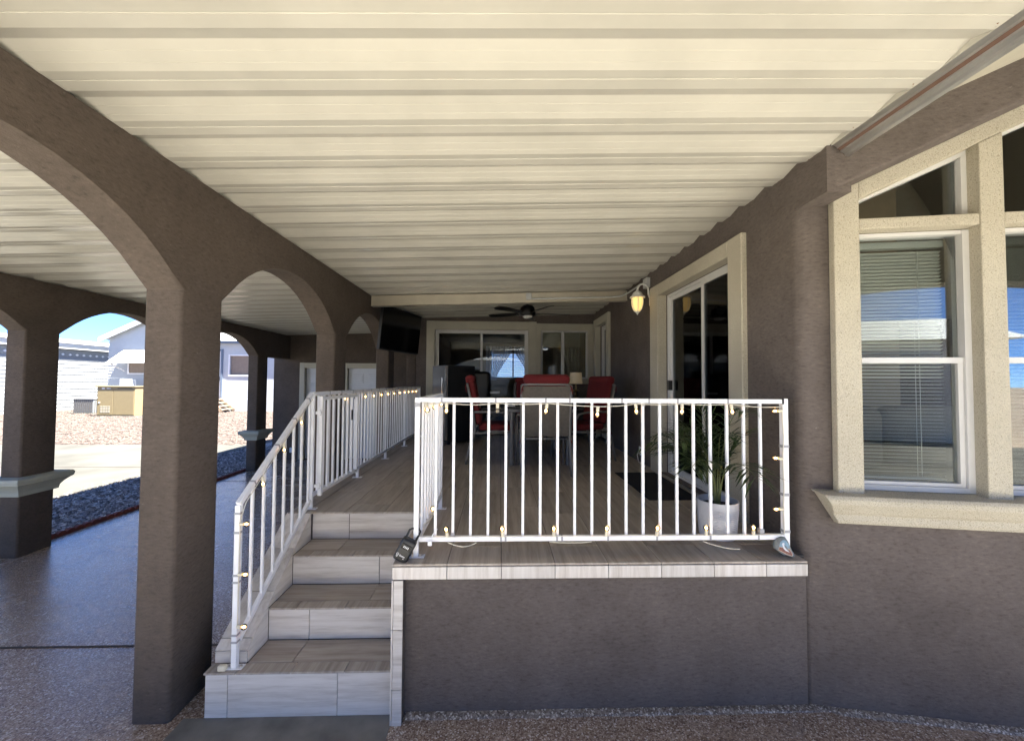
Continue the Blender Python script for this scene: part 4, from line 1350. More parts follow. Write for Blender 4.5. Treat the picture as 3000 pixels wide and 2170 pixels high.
# painted stone leaning on the railing corner
ps = thing('painted_stone', 'grey stone painted with a white bird over rust-red hills at railing corner', 'painted stone', (1.70, 2.305, DZ))
out2 = [(-.058, .048), (-.052, .074), (-.030, .098), (.0, .112), (.024, .108), (.037, .085), (.046, .05), (.058, .012), (.056, .003), (.036, .002), (.01, .012), (-.026, .026)]
def stn(u, v, w):   # face leaning back, turned slightly
    return (1.698 + u * .97 + w * .1, 2.300 - .0 + v * .33 + w * .9 + u * .1, DZ + .003 + v * .97)
ctr = (sum(p[0] for p in out2) / len(out2), sum(p[1] for p in out2) / len(out2))
m = MB(); n = len(out2)
lay = [(.80, -.010), (1.0, .0), (1.03, .018), (.92, .040), (.6, .052)]
for k, w in lay:
    m.v += [stn(ctr[0] + (a - ctr[0]) * k, max(0.0, ctr[1] + (b - ctr[1]) * k), w) for a, b in out2]
for i in range(len(lay) - 1):
    for k in range(n): m.f.append((i * n + k, i * n + (k + 1) % n, (i + 1) * n + (k + 1) % n, (i + 1) * n + k))
m.f += [tuple(range(n))[::-1], tuple(range((len(lay) - 1) * n, len(lay) * n))]
m.build('stone', 'rock', ps, smooth=True)
def patch(name, mat, pts, w0, w1): MB().prism(pts, stn, w0, w1).build(name, mat, ps)
patch('tan_border', 'rocktan', [(-.046, .046), (-.034, .066), (.03, .05), (.045, .018), (.036, .010), (.01, .018), (-.02, .033)], -.0112, -.0104)
patch('red_hills', 'rockred', [(-.042, .048), (-.034, .063), (.028, .047), (.041, .020), (.034, .014), (.01, .022), (-.018, .036)], -.0122, -.0113)
patch('blue_sky', 'rockblue', [(-.034, .0655), (-.022, .088), (.0, .099), (.020, .095), (.030, .075), (.033, .052), (.029, .0515)], -.0118, -.0104)
patch('white_bird', 'rockwhite', [(-.014, .078), (-.006, .085), (.003, .082), (.002, .076), (-.003, .07), (.0, .058), (.012, .044), (.024, .032), (.016, .036), (.0, .042), (-.010, .053), (-.012, .068)], -.0133, -.0124)
patch('wing', 'rock', [(.001, .072), (.010, .066), (.022, .044), (.025, .034), (.013, .044), (.003, .058)], -.0142, -.0134)

# ================================================================== LANTERN
ln = thing('wall_lantern', 'white curved-arm wall lantern with lit amber glass beside the patio door', 'lantern', (1.72, 4.70, 2.74))
cx, cyy = 1.665, 4.70
MB().box(1.825, 1.849, cyy - .05, cyy + .05, 2.86, 3.06, .01).build('back_plate', 'lantern', ln)
MB().tube([(1.83, cyy, 2.93), (1.80, cyy, 3.0), (1.80, cyy, 3.07), (1.775, cyy, 3.11), (1.73, cyy, 3.125), (1.69, cyy, 3.11), (1.668, cyy, 3.07), (cx, cyy, 3.04)], .0115, 10).build('arm', 'lantern', ln, smooth='all')
MB().lathe([(0, .31), (.012, .31), (.016, .295), (.03, .285), (.05, .27), (.062, .245), (.064, .238), (.088, .222), (.092, .208), (.0, .206)], (cx, cyy, 2.745), 20).build('cap', 'lantern', ln, smooth=True)
MB().lathe([(0, .2055), (.066, .2055), (.070, .17), (.066, .12), (.05, .07), (.03, .045), (0, .044)], (cx, cyy, 2.745), 20).build('glass', 'lglass', ln, smooth=True)
m = MB()
for k in range(6):
    a = 2 * PI * k / 6 + .3
    pr = [(.068, .206), (.073, .17), (.069, .12), (.053, .07), (.032, .042)]
    m.tube([(cx + r * math.cos(a), cyy + r * math.sin(a), 2.745 + z) for r, z in pr], .005, 6)
m.build('glass_rib', 'lantern', ln)
MB().lathe([(0, 0), (.006, .003), (.009, .012), (.014, .02), (.03, .036), (.034, .044), (0, .0441)], (cx, cyy, 2.745), 14).build('finial', 'lantern', ln, smooth=True)

# ================================================================== CEILING FAN
fn = thing('ceiling_fan', 'dark ceiling fan with frosted light hanging above the dining table', 'ceiling fan', (.42, 6.05, 2.9))
fx, fy_ = .42, 6.05
MB().lathe([(0, .0), (.05, .0), (.075, .035), (.08, .075), (0, .076)], (fx, fy_, 3.135), 20).build('canopy', 'blackmetal', fn, smooth=True)
MB().lathe([(0, 0), (.018, 0), (.018, .05), (0, .05)], (fx, fy_, 3.09), 12).build('down_rod', 'blackmetal', fn, smooth=True)
MB().lathe([(0, .0), (.08, .0), (.118, .015), (.125, .05), (.108, .13), (.07, .16), (0, .161)], (fx, fy_, 2.945), 24).build('motor', 'blackmetal', fn, smooth=True)
MB().lathe([(0, .0), (.045, .006), (.07, .022), (.078, .04), (0, .041)], (fx, fy_, 2.903), 24).build('light_dome', 'fanglass', fn, smooth=True)
for k in range(5):
    a = math.radians(8 + 72 * k)
    c, s = math.cos(a), math.sin(a)
    m = MB(); poly = [(.16, -.045), (.60, -.065), (.665, -.05), (.675, .0), (.665, .05), (.60, .065), (.16, .045)]
    for th in (0, .007):
        for u, v in poly:
            z = 2.985 + v * .22 + th
            m.v.append((fx + u * c - v * s, fy_ + u * s + v * c, z))
    n = len(poly); m.f = [tuple(range(n))[::-1], tuple(range(n, 2 * n))] + [(i, (i + 1) % n, n + (i + 1) % n, n + i) for i in range(n)]
    b = m.build('blade', 'blackmetal', fn)
    MB().bar((fx + .09 * c, fy_ + .09 * s, 2.98), (fx + .2 * c, fy_ + .2 * s, 2.983), .03, .006).build('blade_arm', 'blackmetal', b)

# ================================================================== TELEVISION
tv = thing('television', 'large black flat television on a swing arm by the arcade', 'television', (-1.7, 6.45, 2.4))
a0, a1 = Vector((-1.79, 5.86, 0)), Vector((-1.46, 7.02, 0))
du = (a1 - a0).normalized(); nv = Vector((du.y, -du.x, 0))
def tvf(u, v, w): p = a0 + du * u + nv * (w + (v - 2.42) * .10); return (p.x, p.y, v)
Lw = (a1 - a0).length
MB().prism([(0, 2.40), (Lw, 2.40), (Lw, 3.07), (0, 3.07)], tvf, -.045, 0).build('case', 'black', tv)
MB().prism([(.012, 2.418), (Lw - .012, 2.418), (Lw - .012, 3.058), (.012, 3.058)], tvf, .0005, .004).build('screen', 'blackgloss', tv)
MB().bar((-1.80, 6.70, 2.75), (-1.68, 6.6, 2.75), .06, .08).build('swing_arm', 'blackmetal', tv)
bx('wall_plate', 'blackmetal', tv, -1.838, -1.80, 6.58, 6.82, 2.6, 2.9, .004)

# ================================================================== FURNITURE
def make_chair():
    t = thing('dining_chair', 'chair', 'chair', (0, 0, 0))
    # local: faces +y, floor at z=0
    for s in (-1, 1):
        x = .275 * s
        MB().tube([(x, -.36, 0), (x, -.335, .12), (x, -.29, .30), (x, -.25, .42), (x, -.27, .62), (x, -.31, .82), (x, -.35, 1.0)], [.015, .016, .018, .018, .016, .015, .014], 8).build('rear_leg', 'frame', t, smooth='all')
        MB().tube([(x * 1.06, .30, 0), (x * 1.06, .285, .2), (x * 1.06, .262, .42), (x * 1.06, .25, .56), (x * 1.06, .21, .625), (x * 1.06, .12, .645), (x * 1.06, -.1, .655), (x, -.275, .65)], .0135, 8).build('front_leg', 'frame', t, smooth='all')
        MB().tube([(x, .27, .405), (x, .0, .39), (x, -.25, .385)], .013, 8).build('seat_rail', 'frame', t, smooth='all')
    MB().tube([(-.275, -.35, .995), (-.2, -.352, 1.008), (.2, -.352, 1.008), (.275, -.35, .995)], .014, 8).build('top_bar', 'frame', t, smooth='all')
    MB().tube([(-.275, -.25, .40), (.275, -.25, .40)], .014, 8).build('cross_bar', 'frame', t, smooth='all')
    MB().tube([(-.275, .265, .40), (.275, .265, .40)], .013, 8).build('cross_bar', 'frame', t, smooth='all')
    m = MB(); seg = [(-.262, .43), (-.268, .60), (-.306, .82), (-.342, .985)]
    for y, z in seg:
        m.v += [(-.262, y - .004, z), (.262, y - .004, z), (.262, y + .002, z + .001), (-.262, y + .002, z + .001)]
    for i in range(3):
        for k in range(4): m.f.append((i * 4 + k, i * 4 + (k + 1) % 4, i * 4 + 4 + (k + 1) % 4, i * 4 + 4 + k))
    m.f += [(0, 1, 2, 3), (12, 15, 14, 13)]
    m.build('sling_back', 'sling', t)
    MB().rbox(-.255, .255, -.20, .27, .415, .495, .03, 3).build('seat_cushion', 'red', t, smooth=True)
    th = math.radians(-11)
    def tl(v): c, s = math.cos(th), math.sin(th); y, z = v.y, v.z - .48; return Vector((v.x, -.205 + y * c + z * s, .48 - y * s * -1 * -1 + z * c))
    b = MB().rbox(-.25, .25, -.035, .045, .49, 1.05, .032, 3, tl).build('back_cushion', 'red', t, smooth=True)
    MB().rbox(-.258, .258, -.062, .05, 1.02, 1.13, .045, 4, tl).build('head_roll', 'red', b, smooth=True)
    for s in (-1, 1):
        MB().tube([(.24 * s, -.345, 1.01), (.262 * s, -.372, .985), (.278 * s, -.368, .95), (.285 * s, -.362, .90)], .005, 6).build('tie', 'red', t)
        MB().tube([(.24 * s, -.345, 1.012), (.27 * s, -.375, .975), (.262 * s, -.372, .93)], .005, 6).build('tie', 'red', t)
        MB().tube([(.275 * s, -.265, .40), (.29 * s, -.28, .37), (.285 * s, -.275, .33)], .006, 6).build('tie', 'red', t)
    return t
ch = make_chair()
spots = [((.515, 4.655), 0.0, 'red-cushioned chair nearest the front railing, its taupe sling back towards the railing'),
         ((-.06, 5.24), -PI / 2, 'red-cushioned chair seen in profile between the fridge and the table'),
         ((1.10, 5.30), PI / 2 + .35, 'red-cushioned chair facing the table beside the brown wall'),
         ((.53, 6.42), PI, 'red-cushioned chair on the far side of the table, mostly hidden by the near chair')]
for i, ((x, y), r, lab) in enumerate(spots):
    o = ch if i == 0 else copy_tree(ch)
    o.location = (x, y, DZ); o.rotation_euler = (0, 0, r)
    tag(o, lab, 'chair', 'red-cushioned dining chairs around the deck table')

tb = thing('dining_table', 'dark dining table with grey legs between the red chairs', 'table', (.52, 5.5, DZ))
MB().rbox(.06, .98, 4.86, 6.16, DZ + .70, DZ + .725, .008, 2).build('table_top', 'blackgloss', tb, smooth=True)
MB().box(.10, .94, 4.90, 6.12, DZ + .655, DZ + .699, .004).build('apron', 'dgrey', tb)
for x in (.155, .86):
    for y in (4.92, 6.08):
        MB().tube([(x, y, DZ), (x, y, DZ + .3), (x, y, DZ + .655)], .028, 12).build('leg', 'dgrey', tb, smooth=True)
o = MB().box(-.01 + .1, .10 + .09, 4.90, 5.0, DZ + .7255, DZ + .738, .002).build('napkin_stack', 'white'); tag(o, 'small white stack of paper on the near corner of the dining table', 'paper')

# table lamp on a dark console
cs = thing('console_table', 'black console cabinet under the small window in the deck corner', 'cabinet', (1.35, 7.3, DZ))
MB().box(.95, 1.78, 7.12, 7.56, DZ + .7, DZ + .74, .004).build('top', 'black', cs)
MB().box(.97, 1.76, 7.14, 7.55, DZ + .08, DZ + .699, .003).build('body', 'black', cs)
for k in range(2):
    d = bx('door', 'blackmetal', cs, .985 + .39 * k, 1.36 + .385 * k, 7.125, 7.139, DZ + .1, DZ + .68, .003)
    bx('handle', 'dgrey', d, 1.34 + .045 * k, 1.35 + .045 * k, 7.11, 7.1245, DZ + .35, DZ + .45)
for x in (1.0, 1.73):
    for y in (7.17, 7.52): bx('leg', 'black', cs, x - .02, x + .02, y - .02, y + .02, DZ, DZ + .08)
tl_ = thing('table_lamp', 'brass table lamp with cream drum shade on the black cabinet', 'lamp', (1.41, 7.25, DZ + .74))
lz = DZ + .74
MB().lathe([(0, 0), (.07, 0), (.07, .012), (.03, .022), (.012, .04), (.022, .07), (.012, .10), (.03, .13), (.014, .17), (.010, .26), (0, .26)], (1.41, 7.25, lz), 16).build('base', 'brass', tl_, smooth=True)
MB().lathe([(.118, .27), (.120, .27), (.106, .475), (.104, .475), (.116, .272)], (1.41, 7.25, lz), 24).build('lamp_shade', 'lshade', tl_, smooth=True)
for s in (-1, 1): MB().tube([(1.41, 7.25, lz + .13), (1.41 + .05 * s, 7.24, lz + .16), (1.41 + .055 * s, 7.24, lz + .12)], .006, 6).build('scroll', 'brass', tl_)

# fridge
fg = thing('fridge', 'tall black bar fridge with grey steel door turned to the side railing', 'fridge', (-.78, 6.75, DZ))
fa = math.radians(33)
fc = Vector((-.80, 6.78, 0))
dn = Vector((-math.cos(fa), -math.sin(fa), 0)); ds = Vector((math.sin(fa), -math.cos(fa), 0))   # door normal, right-hand side normal
def ff(u, v, w): p = fc + ds * u + dn * w; return (p.x, p.y, DZ + v)
MB().prism([(-.25, .04), (.25, .04), (.25, 1.30), (-.25, 1.30)], ff, -.28, .22).build('body', 'black', fg)
d = MB().prism([(-.248, .06), (.248, .06), (.248, 1.298), (-.248, 1.298)], ff, .224, .275).build('door', 'steel', fg)
MB().prism([(.2485, .08), (.256, .08), (.256, 1.29), (.2485, 1.29)], ff, .226, .273).build('door_edge', 'chrome', d)
MB().prism([(.215, .55), (.235, .55), (.235, 1.1), (.215, 1.1)], ff, .30, .318).build('handle', 'chrome', d)
MB().prism([(.217, .56), (.233, .56), (.233, .59), (.217, .59)], ff, .275, .30).build('handle_mount', 'chrome', d)
MB().prism([(.217, 1.06), (.233, 1.06), (.233, 1.09), (.217, 1.09)], ff, .275, .30).build('handle_mount', 'chrome', d)
for u in (-.2, .2):
    for w in (-.22, .16): MB().prism([(u - .02, 0), (u + .02, 0), (u + .02, .04), (u - .02, .04)], ff, w, w + .04).build('foot', 'black', fg)
# cart behind the fridge
gr = thing('storage_cart', 'black cart with a pale side shelf against the sliding glass, behind the fridge', 'cart', (-.42, 7.35, DZ))
MB().rbox(-.72, -.18, 7.12, 7.52, DZ + .55, DZ + 1.22, .06, 3).build('hood', 'black', gr, smooth=True)
bx('shelf', 'blackmetal', gr, -.70, -.20, 7.14, 7.5, DZ + .16, DZ + .19, .004)
bx('side_shelf', 'white', gr, -.18, .0, 7.15, 7.45, DZ + .82, DZ + .86, .006)
for x in (-.68, -.22):
    for y in (7.16, 7.48): bx('leg', 'blackmetal', gr, x - .015, x + .015, y - .015, y + .015, DZ, DZ + .56)

# door mat
mt = thing('door_mat', 'dark ribbed door mat in front of the patio door', 'mat', (1.55, 3.96, DZ))
bx('base', 'mat', mt, 1.315, 1.78, 3.44, 4.48, DZ + .001, DZ + .008, .003)
for k in range(26):
    y = 3.47 + .0385 * k
    bx('rib', 'mat', mt, 1.335, 1.76, y, y + .018, DZ + .0075, DZ + .012, .002)

# potted palm
pp = thing('potted_palm', 'green palm in a white ribbed pot beside the patio door', 'potted palm', (1.48, 2.65, DZ))
px, py = 1.483, 2.65
MB().lathe([(0, 0), (.108, 0), (.112, .006), (.116, .05), (.122, .12), (.129, .20), (.131, .235), (.131, .243), (.122, .243), (.121, .20), (0, .20)], (px, py, DZ + .001), 36).build('pot', 'pot', pp, smooth=True)
m = MB()
for k in range(15):
    z = .015 + .0125 * k
    r = .1135 + (.129 - .1135) * (z / .2)
    m.lathe([(r - .001, z - .003), (r + .0016, z - .001), (r + .0016, z + .003), (r - .001, z + .005)], (px, py, DZ + .001), 36)
m.build('pot_rib', 'pot', pp, smooth=True)
MB().lathe([(0, .19), (.1205, .19), (.1205, .202), (0, .206)], (px, py, DZ + .001), 20).build('soil', 'earth', pp)
rp = random.Random(11)
fronds = []
for k in range(17):
    a = 2 * PI * k / 17 * 2.618 + .4
    e = rp.uniform(.25, 1.0)
    fronds.append((math.cos(a) * (1.0 if math.cos(a) < 0 else .6) - .45, math.sin(a), .34 + .46 * e + rp.uniform(-.06, .06), .50 - .34 * e + rp.uniform(-.05, .07)))
base = Vector((px, py, DZ + .2))
for ux, uy, h, reach in fronds:
    du_ = Vector((ux, uy, 0)).normalized()
    pts = []
    for k in range(13):
        s = k / 12
        r = reach * (s ** 1.7) * 1.15
        z = h * (1.35 * s - .45 * s * s - .12 * s ** 4 * (reach / .2))
        pts.append(base + du_ * (r + .015) + Vector((0, 0, z)))
    f = MB(); f.tube(pts, [.0045 * (1 - .75 * k / 12) for k in range(13)], 6)
    fo_ = f.build('frond_stem', 'stem', pp, smooth='all')
    lf = MB()
    for k in range(4, 13):
        p = pts[k]
        d = (pts[k] - pts[k - 1]).normalized()
        side = d.cross(Vector((0, 0, 1)))
        side = side.normalized() if side.length > .01 else Vector((1, 0, 0))
        for sd in (-1, 1):
            for sub in (0, .5):
                q = pts[k - 1].lerp(p, 1 - sub) if sub else p
                L = (.17 + .07 * math.sin(PI * (k - 3) / 10)) * rp.uniform(.8, 1.15) * (1 - .3 * (k > 10))
                e = (side * sd * .8 + d * .75 + Vector((0, 0, rp.uniform(-.25, .15)))).normalized()
                w = side.cross(e).cross(e).normalized() if False else e.cross(Vector((0, 0, 1))).normalized()
                mid = q + e * L * .5 + Vector((0, 0, -.006)); tip = q + e * L + Vector((0, 0, -.05 * rp.uniform(.5, 1.4)))
                if q.x + e.x * L > 1.70: continue
                lf.add([q, mid + w * .0085, tip, mid - w * .0085, mid + Vector((0, 0, -.002))], [(0, 1, 4), (1, 2, 4), (2, 3, 4), (3, 0, 4)])
    if lf.v: lf.build('leaflets', 'leaf', fo_, fix=False)

# ================================================================== ACROSS THE DRIVE
# sided house whose long wall faces the patio (plane x = HA)
def sided_wall(parent, x, y0, y1, z0, z1, pitch=.2, mat='siding', top=None):
    """lapped siding boards on a wall facing +x; top(y) gives a raked top edge"""
    z = z0
    while z < z1 - .02:
        zt = min(z + pitch, z1)
        if top is None:
            ya, yb = y0, y1
        else:
            ys = [y0 + (y1 - y0) * k / 60 for k in range(61)]
            ok = [q for q in ys if top(q) >= zt]
            if len(ok) < 2: break
            ya, yb = ok[0], ok[-1]
        m = MB()
        m.add([(x + .035, ya, z), (x + .035, yb, z), (x + .004, yb, zt), (x + .004, ya, zt), (x, ya, z), (x, yb, z), (x, yb, zt), (x, ya, zt)],
              [(0, 1, 2, 3), (0, 4, 5, 1), (4, 7, 6, 5), (3, 2, 6, 7), (0, 3, 7, 4), (1, 5, 6, 2)])
        m.build('siding_board', mat, parent)
        z = zt

hA = thing('neighbour_house', 'long white sided house with diamond-vented band under its flat eave', 'house', (-30, 18, 0))
xa = -27.0
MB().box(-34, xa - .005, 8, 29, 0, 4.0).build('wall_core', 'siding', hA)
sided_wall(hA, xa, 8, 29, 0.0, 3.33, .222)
bx('vent_band', 'acgrey', hA, xa, xa + .05, 8, 29, 3.33, 3.80)
y = 8.4
while y < 28.8:
    MB().prism([(y - .10, 3.47), (y, 3.40), (y + .10, 3.47), (y, 3.54)], fYZ, xa + .051, xa + .07).build('vent_diamond', 'white', hA)
    y += .405
bx('soffit', 'roofing', hA, xa, xa + .4, 7.9, 29.1, 3.805, 3.945)
bx('fascia', 'roofing', hA, xa - .1, xa + .45, 7.8, 29.2, 3.95, 4.12, .02)
bx('fascia_cap', 'white', hA, xa - .4, xa + .55, 7.75, 29.25, 4.125, 4.24, .02)
MB().prism([(-34.2, 4.0), (xa + .3, 4.245), (xa + .3, 4.39), (-34.2, 4.9)], fXZ, 7.8, 29.2).build('roof', 'roofing', hA)
MB().lathe([(0, 0), (.12, 0), (.16, .06), (.1, .2), (0, .22)], (xa + .2, 24.0, 3.6), 12).build('flood_lamp', 'white', hA, smooth=True)

hB = thing('neighbour_house', 'white gabled house with a striped awning above its tan window', 'house', (-21.3, 27, 0))
yb_ = 24.5
xl, xr2, xp = -23.7, -18.9, -21.3
topB = lambda x: 4.45 + .475 * (x - xl) if x <= xp else 4.45 + .475 * (xr2 - x)
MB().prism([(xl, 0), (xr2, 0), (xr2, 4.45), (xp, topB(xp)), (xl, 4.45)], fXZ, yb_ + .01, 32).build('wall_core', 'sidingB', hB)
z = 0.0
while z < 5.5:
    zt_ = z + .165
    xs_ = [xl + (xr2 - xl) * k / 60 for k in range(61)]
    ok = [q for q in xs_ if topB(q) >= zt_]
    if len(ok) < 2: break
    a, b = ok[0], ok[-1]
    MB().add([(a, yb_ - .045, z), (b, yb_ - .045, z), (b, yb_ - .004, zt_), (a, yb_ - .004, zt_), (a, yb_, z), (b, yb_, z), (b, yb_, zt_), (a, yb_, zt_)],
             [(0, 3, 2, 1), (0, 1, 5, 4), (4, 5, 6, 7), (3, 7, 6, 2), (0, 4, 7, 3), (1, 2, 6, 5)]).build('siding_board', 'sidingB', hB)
    z = zt_
for a, b in ((xl - .35, xp), (xr2 + .35, xp)):
    za, zb = 4.45 - .166, topB(xp)
    MB().prism([(a, za + .06), (b, zb + .06), (b, zb + .2), (a, za + .2)], fXZ, yb_ - .30, 32.2).build('roof', 'roofing', hB)
    MB().prism([(a, za - .16), (b, zb - .16), (b, zb + .14), (a, za + .14)], fXZ, yb_ - .36, yb_ - .301).build('rake_board', 'sidingB', hB)
wn_ = bx('window', 'screen', hB, -22.42, -20.9, yb_ - .08, yb_ - .05, 2.33, 3.3)
m = MB()
for a, b, c, d in ((-22.5, -22.42, 2.26, 3.38), (-20.9, -20.82, 2.26, 3.38), (-22.42, -20.9, 3.3, 3.38), (-22.42, -20.9, 2.26, 2.33)): m.box(a, b, yb_ - .11, yb_ - .05, c, d)
m.build('window_frame', 'white', wn_)
for k in range(8):
    f0, f1 = k / 8, (k + .93) / 8
    pa = (yb_ - .05 - 1.1 * f0, 3.74 - .83 * f0); pb = (yb_ - .05 - 1.1 * f1, 3.74 - .83 * f1)
    MB().prism([pa, pb, (pb[0], pb[1] - .035), (pa[0], pa[1] - .035)], fYZ, -22.78, -20.55).build('awning_slat', 'sidingB', hB)
for x in (-22.72, -20.6): MB().bar((x, yb_ - .06, 2.45), (x, yb_ - 1.08, 2.93), .05, .05).build('awning_strut', 'white', hB)

hC = thing('neighbour_house', 'white house with a door, tan screened window and outdoor steps', 'house', (-13, 28, 0))
yc_ = 25.1
wall_holes(-18.85, -4, 0, 4.32, [(-18.25, -17.45, .85, 3.75), (-16.9, -14.9, 2.27, 3.46), (-13.5, -12.0, 2.27, 3.46)], fXZ, yc_, yc_ + .2).build('wall', 'sidingB', hC)
MB().box(-18.85, -4, yc_ + .21, 31, 0, 4.25).build('wall_core', 'sidingB', hC)
bx('fascia', 'bluegrey', hC, -19.2, -3.7, yc_ - .42, yc_ + .1, 4.22, 4.36)
MB().prism([(yc_ - .45, 4.365), (28, 5.5), (31.4, 4.365)], fYZ, -19.25, -3.6).build('roof', 'roofing', hC)
for a, b in ((-16.9, -14.9), (-13.5, -12.0)):
    w_ = bx('window', 'screen', hC, a, b, yc_ + .08, yc_ + .12, 2.27, 3.46)
    m = MB()
    for p, q, r_, s_ in ((a - .08, a, 2.19, 3.54), (b, b + .08, 2.19, 3.54), (a, b, 3.46, 3.54), (a, b, 2.19, 2.27)): m.box(p, q, yc_ - .05, yc_ - .001, r_, s_)
    m.build('window_frame', 'white', w_)
d = bx('door', 'whitedoor', hC, -18.23, -17.47, yc_ + .07, yc_ + .12, .87, 3.73)
m = MB()
for p, q, r_, s_ in ((-18.37, -18.251, .85, 3.87), (-17.449, -17.33, .85, 3.87), (-18.25, -17.45, 3.751, 3.87)): m.box(p, q, yc_ - .06, yc_ - .001, r_, s_)
m.build('door_frame', 'bluegrey', d)
bx('handle', 'dgrey', d, -17.62, -17.56, yc_ + .03, yc_ + .069, 1.9, 2.15)
bx('skirting', 'sidingB', hC, -18.85, -4, yc_ - .04, yc_ - .001, 0, .75)
sp_ = thing('outdoor_steps', 'weathered steps with white handrail below the neighbour door', 'steps', (-17.5, 24.3, 0))
for k in range(4):
    bx('tread', 'wood', sp_, -18.4, -16.55 - .22 * k, 23.9, 25.0, .14 + .19 * k, .20 + .19 * k)
for yy_ in (23.92, 24.98): MB().bar((-16.5, yy_, .06), (-17.4, yy_, .76), .05, .2).build('stringer', 'wood', sp_)
bx('rail_post', 'white', sp_, -16.83, -16.70, 23.8, 23.88, 0, 1.15)
MB().bar((-16.76, 23.84, 1.12), (-18.1, 23.84, 1.95), .07, .1).build('handrail', 'white', sp_)
for k, (x, y_, z, s_, lab) in enumerate(((-16.85, 23.4, -.02, .30, 'large terracotta flower pot standing on gravel before the outdoor steps'), (-17.25, 23.95, .39, .24, 'terracotta flower pot standing on a lower outdoor step'), (-17.35, 24.1, .58, .2, 'small terracotta flower pot standing on an upper outdoor step'))):
    o = MB().lathe([(0, 0), (s_ * .6, 0), (s_ * .9, s_ * 1.5), (s_, s_ * 1.5), (s_, s_ * 1.75), (s_ * .85, s_ * 1.75), (s_ * .8, s_ * 1.5), (0, s_ * 1.5)], (x, y_, z), 16).build('flower_pot', 'terracotta', smooth=True)
    tag(o, lab, 'flower pot', 'terracotta pots at the outdoor steps')

# utility cabinet and air conditioner
uc = thing('utility_cabinet', 'tan metal utility cabinet standing on the pink gravel', 'utility cabinet', (-20, 21.8, 0))
MB().box(-21.1, -19.15, 21.25, 22.6, 0.03, 1.53, .02).build('body', 'cabinet', uc)
MB().box(-21.16, -19.09, 21.19, 22.66, 1.531, 1.59, .015).build('lid', 'cabinet', uc)
MB().box(-21.2, -19.05, 21.15, 22.7, -.02, .029).build('plinth', 'pad', uc)
for a, b in ((-21.05, -20.26), (-20.24, -19.2)):
    d = bx('door', 'cabinet', uc, a, b, 21.232, 21.249, .1, 1.40, .006)
    if a < -21:
        m = MB()
        for i in range(4):
            for j in range(5): m.box(a + .16 + .13 * i, a + .26 + .13 * i, 21.222, 21.231, .2 + .075 * j, .245 + .075 * j)
        m.build('louvre', 'cream', d)
        MB().lathe([(0, 0), (.04, 0), (.04, .02), (0, .02)], (a + .1, 21.212, .72), 10, 'y').build('handle', 'white', d)
bx('warning_label', 'print', uc, -20.85, -20.70, 21.243, 21.2485, 1.42, 1.51)
bx('warning_label', 'print', uc, -20.60, -20.40, 21.243, 21.2485, 1.44, 1.49)
bx('air_slot', 'black', uc, -20.05, -19.3, 21.243, 21.2485, 1.45, 1.49)
o = MB().box(-22.0, -21.4, 23.4, 23.8, 0, 1.95, .02).build('meter_box', 'roofing'); tag(o, 'pale metal meter box standing behind the tan utility cabinet', 'meter box')
ac = thing('air_conditioner', 'grey finned air conditioner unit beside the tan utility cabinet', 'air conditioner', (-23.4, 23.3, 0))
MB().box(-24.05, -22.95, 22.95, 23.85, .04, .82, .01).build('body', 'acgrey', ac)
MB().box(-24.1, -22.9, 22.9, 23.9, .821, .88, .015).build('lid', 'roofing', ac)
MB().box(-24.2, -22.8, 22.8, 24.0, -.02, .039).build('pad', 'concrete', ac)
for k in range(10):
    x = -24.03 + .108 * k
    bx('fin', 'dgrey', ac, x, x + .05, 22.93, 22.949, .08, .8)
for k in range(8):
    y = 23.0 + .105 * k
    bx('fin', 'dgrey', ac, -22.949, -22.93, y, y + .05, .08, .8)

# white rocks in the shaded gravel
for k, (x, y_, s) in enumerate(((-5.86, 6.95, .07), (-5.98, 7.06, .085), (-5.8, 7.1, .06), (-5.92, 7.2, .075), (-6.08, 6.98, .06))):
    m = MB(); rr = random.Random(k)
    bm = bmesh.new(); bmesh.ops.create_icosphere(bm, subdivisions=2, radius=s)
    for v in bm.verts: v.co *= rr.uniform(.82, 1.1); v.co.z *= .6
    bm.verts.index_update()
    m.v = [(v.co.x + x, v.co.y + y_, v.co.z + s * .35 - .03) for v in bm.verts]; m.f = [tuple(v.index for v in f.verts) for f in bm.faces]; bm.free()
    o = m.build('white_rock', 'whiterock')
    tag(o, 'white rock in the cluster on the shaded gravel strip', 'rock', 'white rocks clustered on the shaded gravel')

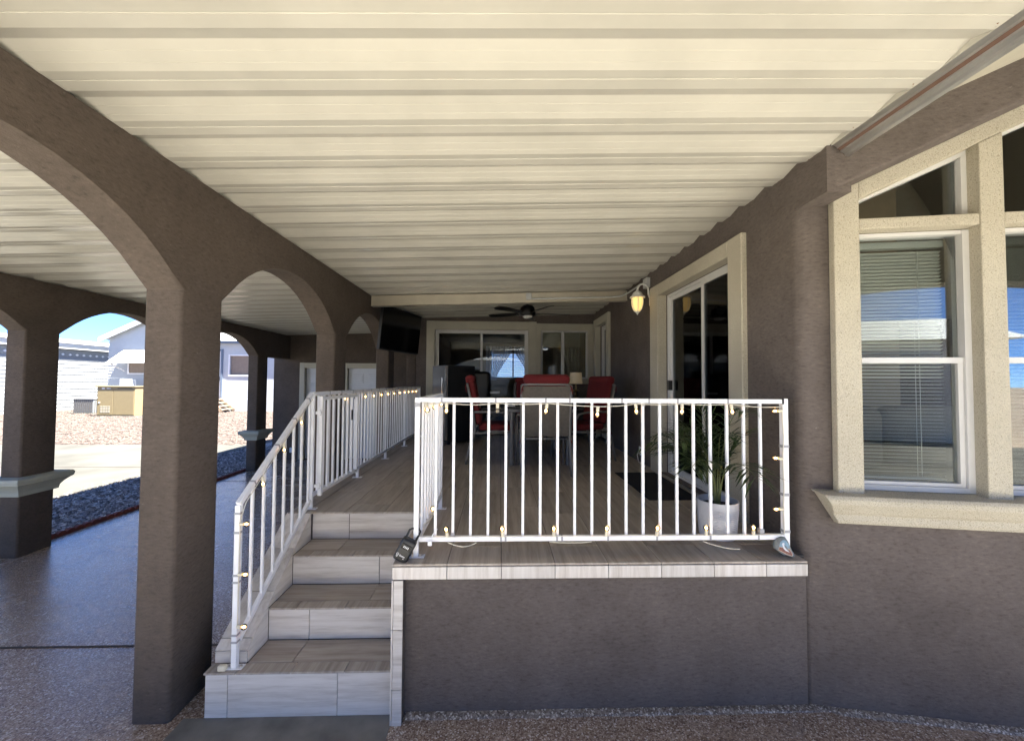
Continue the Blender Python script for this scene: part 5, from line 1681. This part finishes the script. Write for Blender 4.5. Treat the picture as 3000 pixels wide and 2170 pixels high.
# ================================================================== BEHIND THE VIEWER (mirrored in the glass)
hD = thing('neighbour_house', 'bright white sided house across the driveway, mirrored in the windows', 'house', (1, -13, 0))
HDY = -11.5
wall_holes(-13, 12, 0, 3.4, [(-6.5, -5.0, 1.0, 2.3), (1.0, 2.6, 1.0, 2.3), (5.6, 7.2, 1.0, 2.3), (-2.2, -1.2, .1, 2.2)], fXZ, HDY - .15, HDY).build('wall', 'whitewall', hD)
MB().box(-13, 12, HDY - 6, HDY - .16, 0, 3.3).build('wall_core', 'room', hD)
MB().prism([(HDY - 6.4, 3.41), (HDY - 3, 4.5), (HDY + .35, 3.41)], fYZ, -13.4, 12.4).build('roof', 'roofing', hD)
for x in (-6.5, 1.0, 5.6):
    bx('window', 'blackgloss', hD, x, x + (1.5 if x < 0 else 1.6), HDY - .12, HDY - .1, 1.0, 2.3)
    bx('window_rail', 'white', hD, x, x + (1.5 if x < 0 else 1.6), HDY - .099, HDY - .06, 1.62, 1.68)
bx('door', 'bluegrey', hD, -2.2, -1.2, HDY - .12, HDY - .08, .1, 2.2)

def shrub(x, y_, r, h, label, seed, n=900):
    t = thing('shrub', label, 'shrub', (x, y_, 0), 'shrubs across the driveway')
    rr = random.Random(seed); m = MB()
    for k in range(4):
        a = rr.uniform(0, 2 * PI)
        m.tube([(x, y_, -.05), (x + .2 * r * math.cos(a), y_ + .2 * r * math.sin(a), h * .35), (x + .5 * r * math.cos(a), y_ + .5 * r * math.sin(a), h * .65)], [.05, .035, .015], 6)
    m.build('stem', 'bark', t)
    m = MB()
    for _ in range(n):
        a, c, e = rr.uniform(0, 2 * PI), rr.uniform(-1, 1), rr.uniform(.45, 1) ** .5
        s = math.sqrt(1 - c * c)
        wob = 1 + .25 * math.sin(3 * a + seed) * s
        p = Vector((x + r * e * s * math.cos(a) * wob, y_ + r * e * s * math.sin(a) * wob, h * .58 + h * .42 * e * c))
        u = Vector((rr.uniform(-1, 1), rr.uniform(-1, 1), rr.uniform(-1, 1))).normalized(); w = u.orthogonal().normalized()
        L = rr.uniform(.06, .13)
        m.add([p - u * L, p + w * L * .5, p + u * L, p - w * L * .5], [(0, 1, 2, 3)])
    m.build('crown', 'foliage', t, fix=False)
shrub(-3.6, -9.6, .9, 1.5, 'rounded green shrub across the driveway mirrored in sliding glass', 1)
shrub(-7.6, -10.0, 1.0, 2.3, 'taller green shrub across the driveway mirrored in sliding glass', 2)
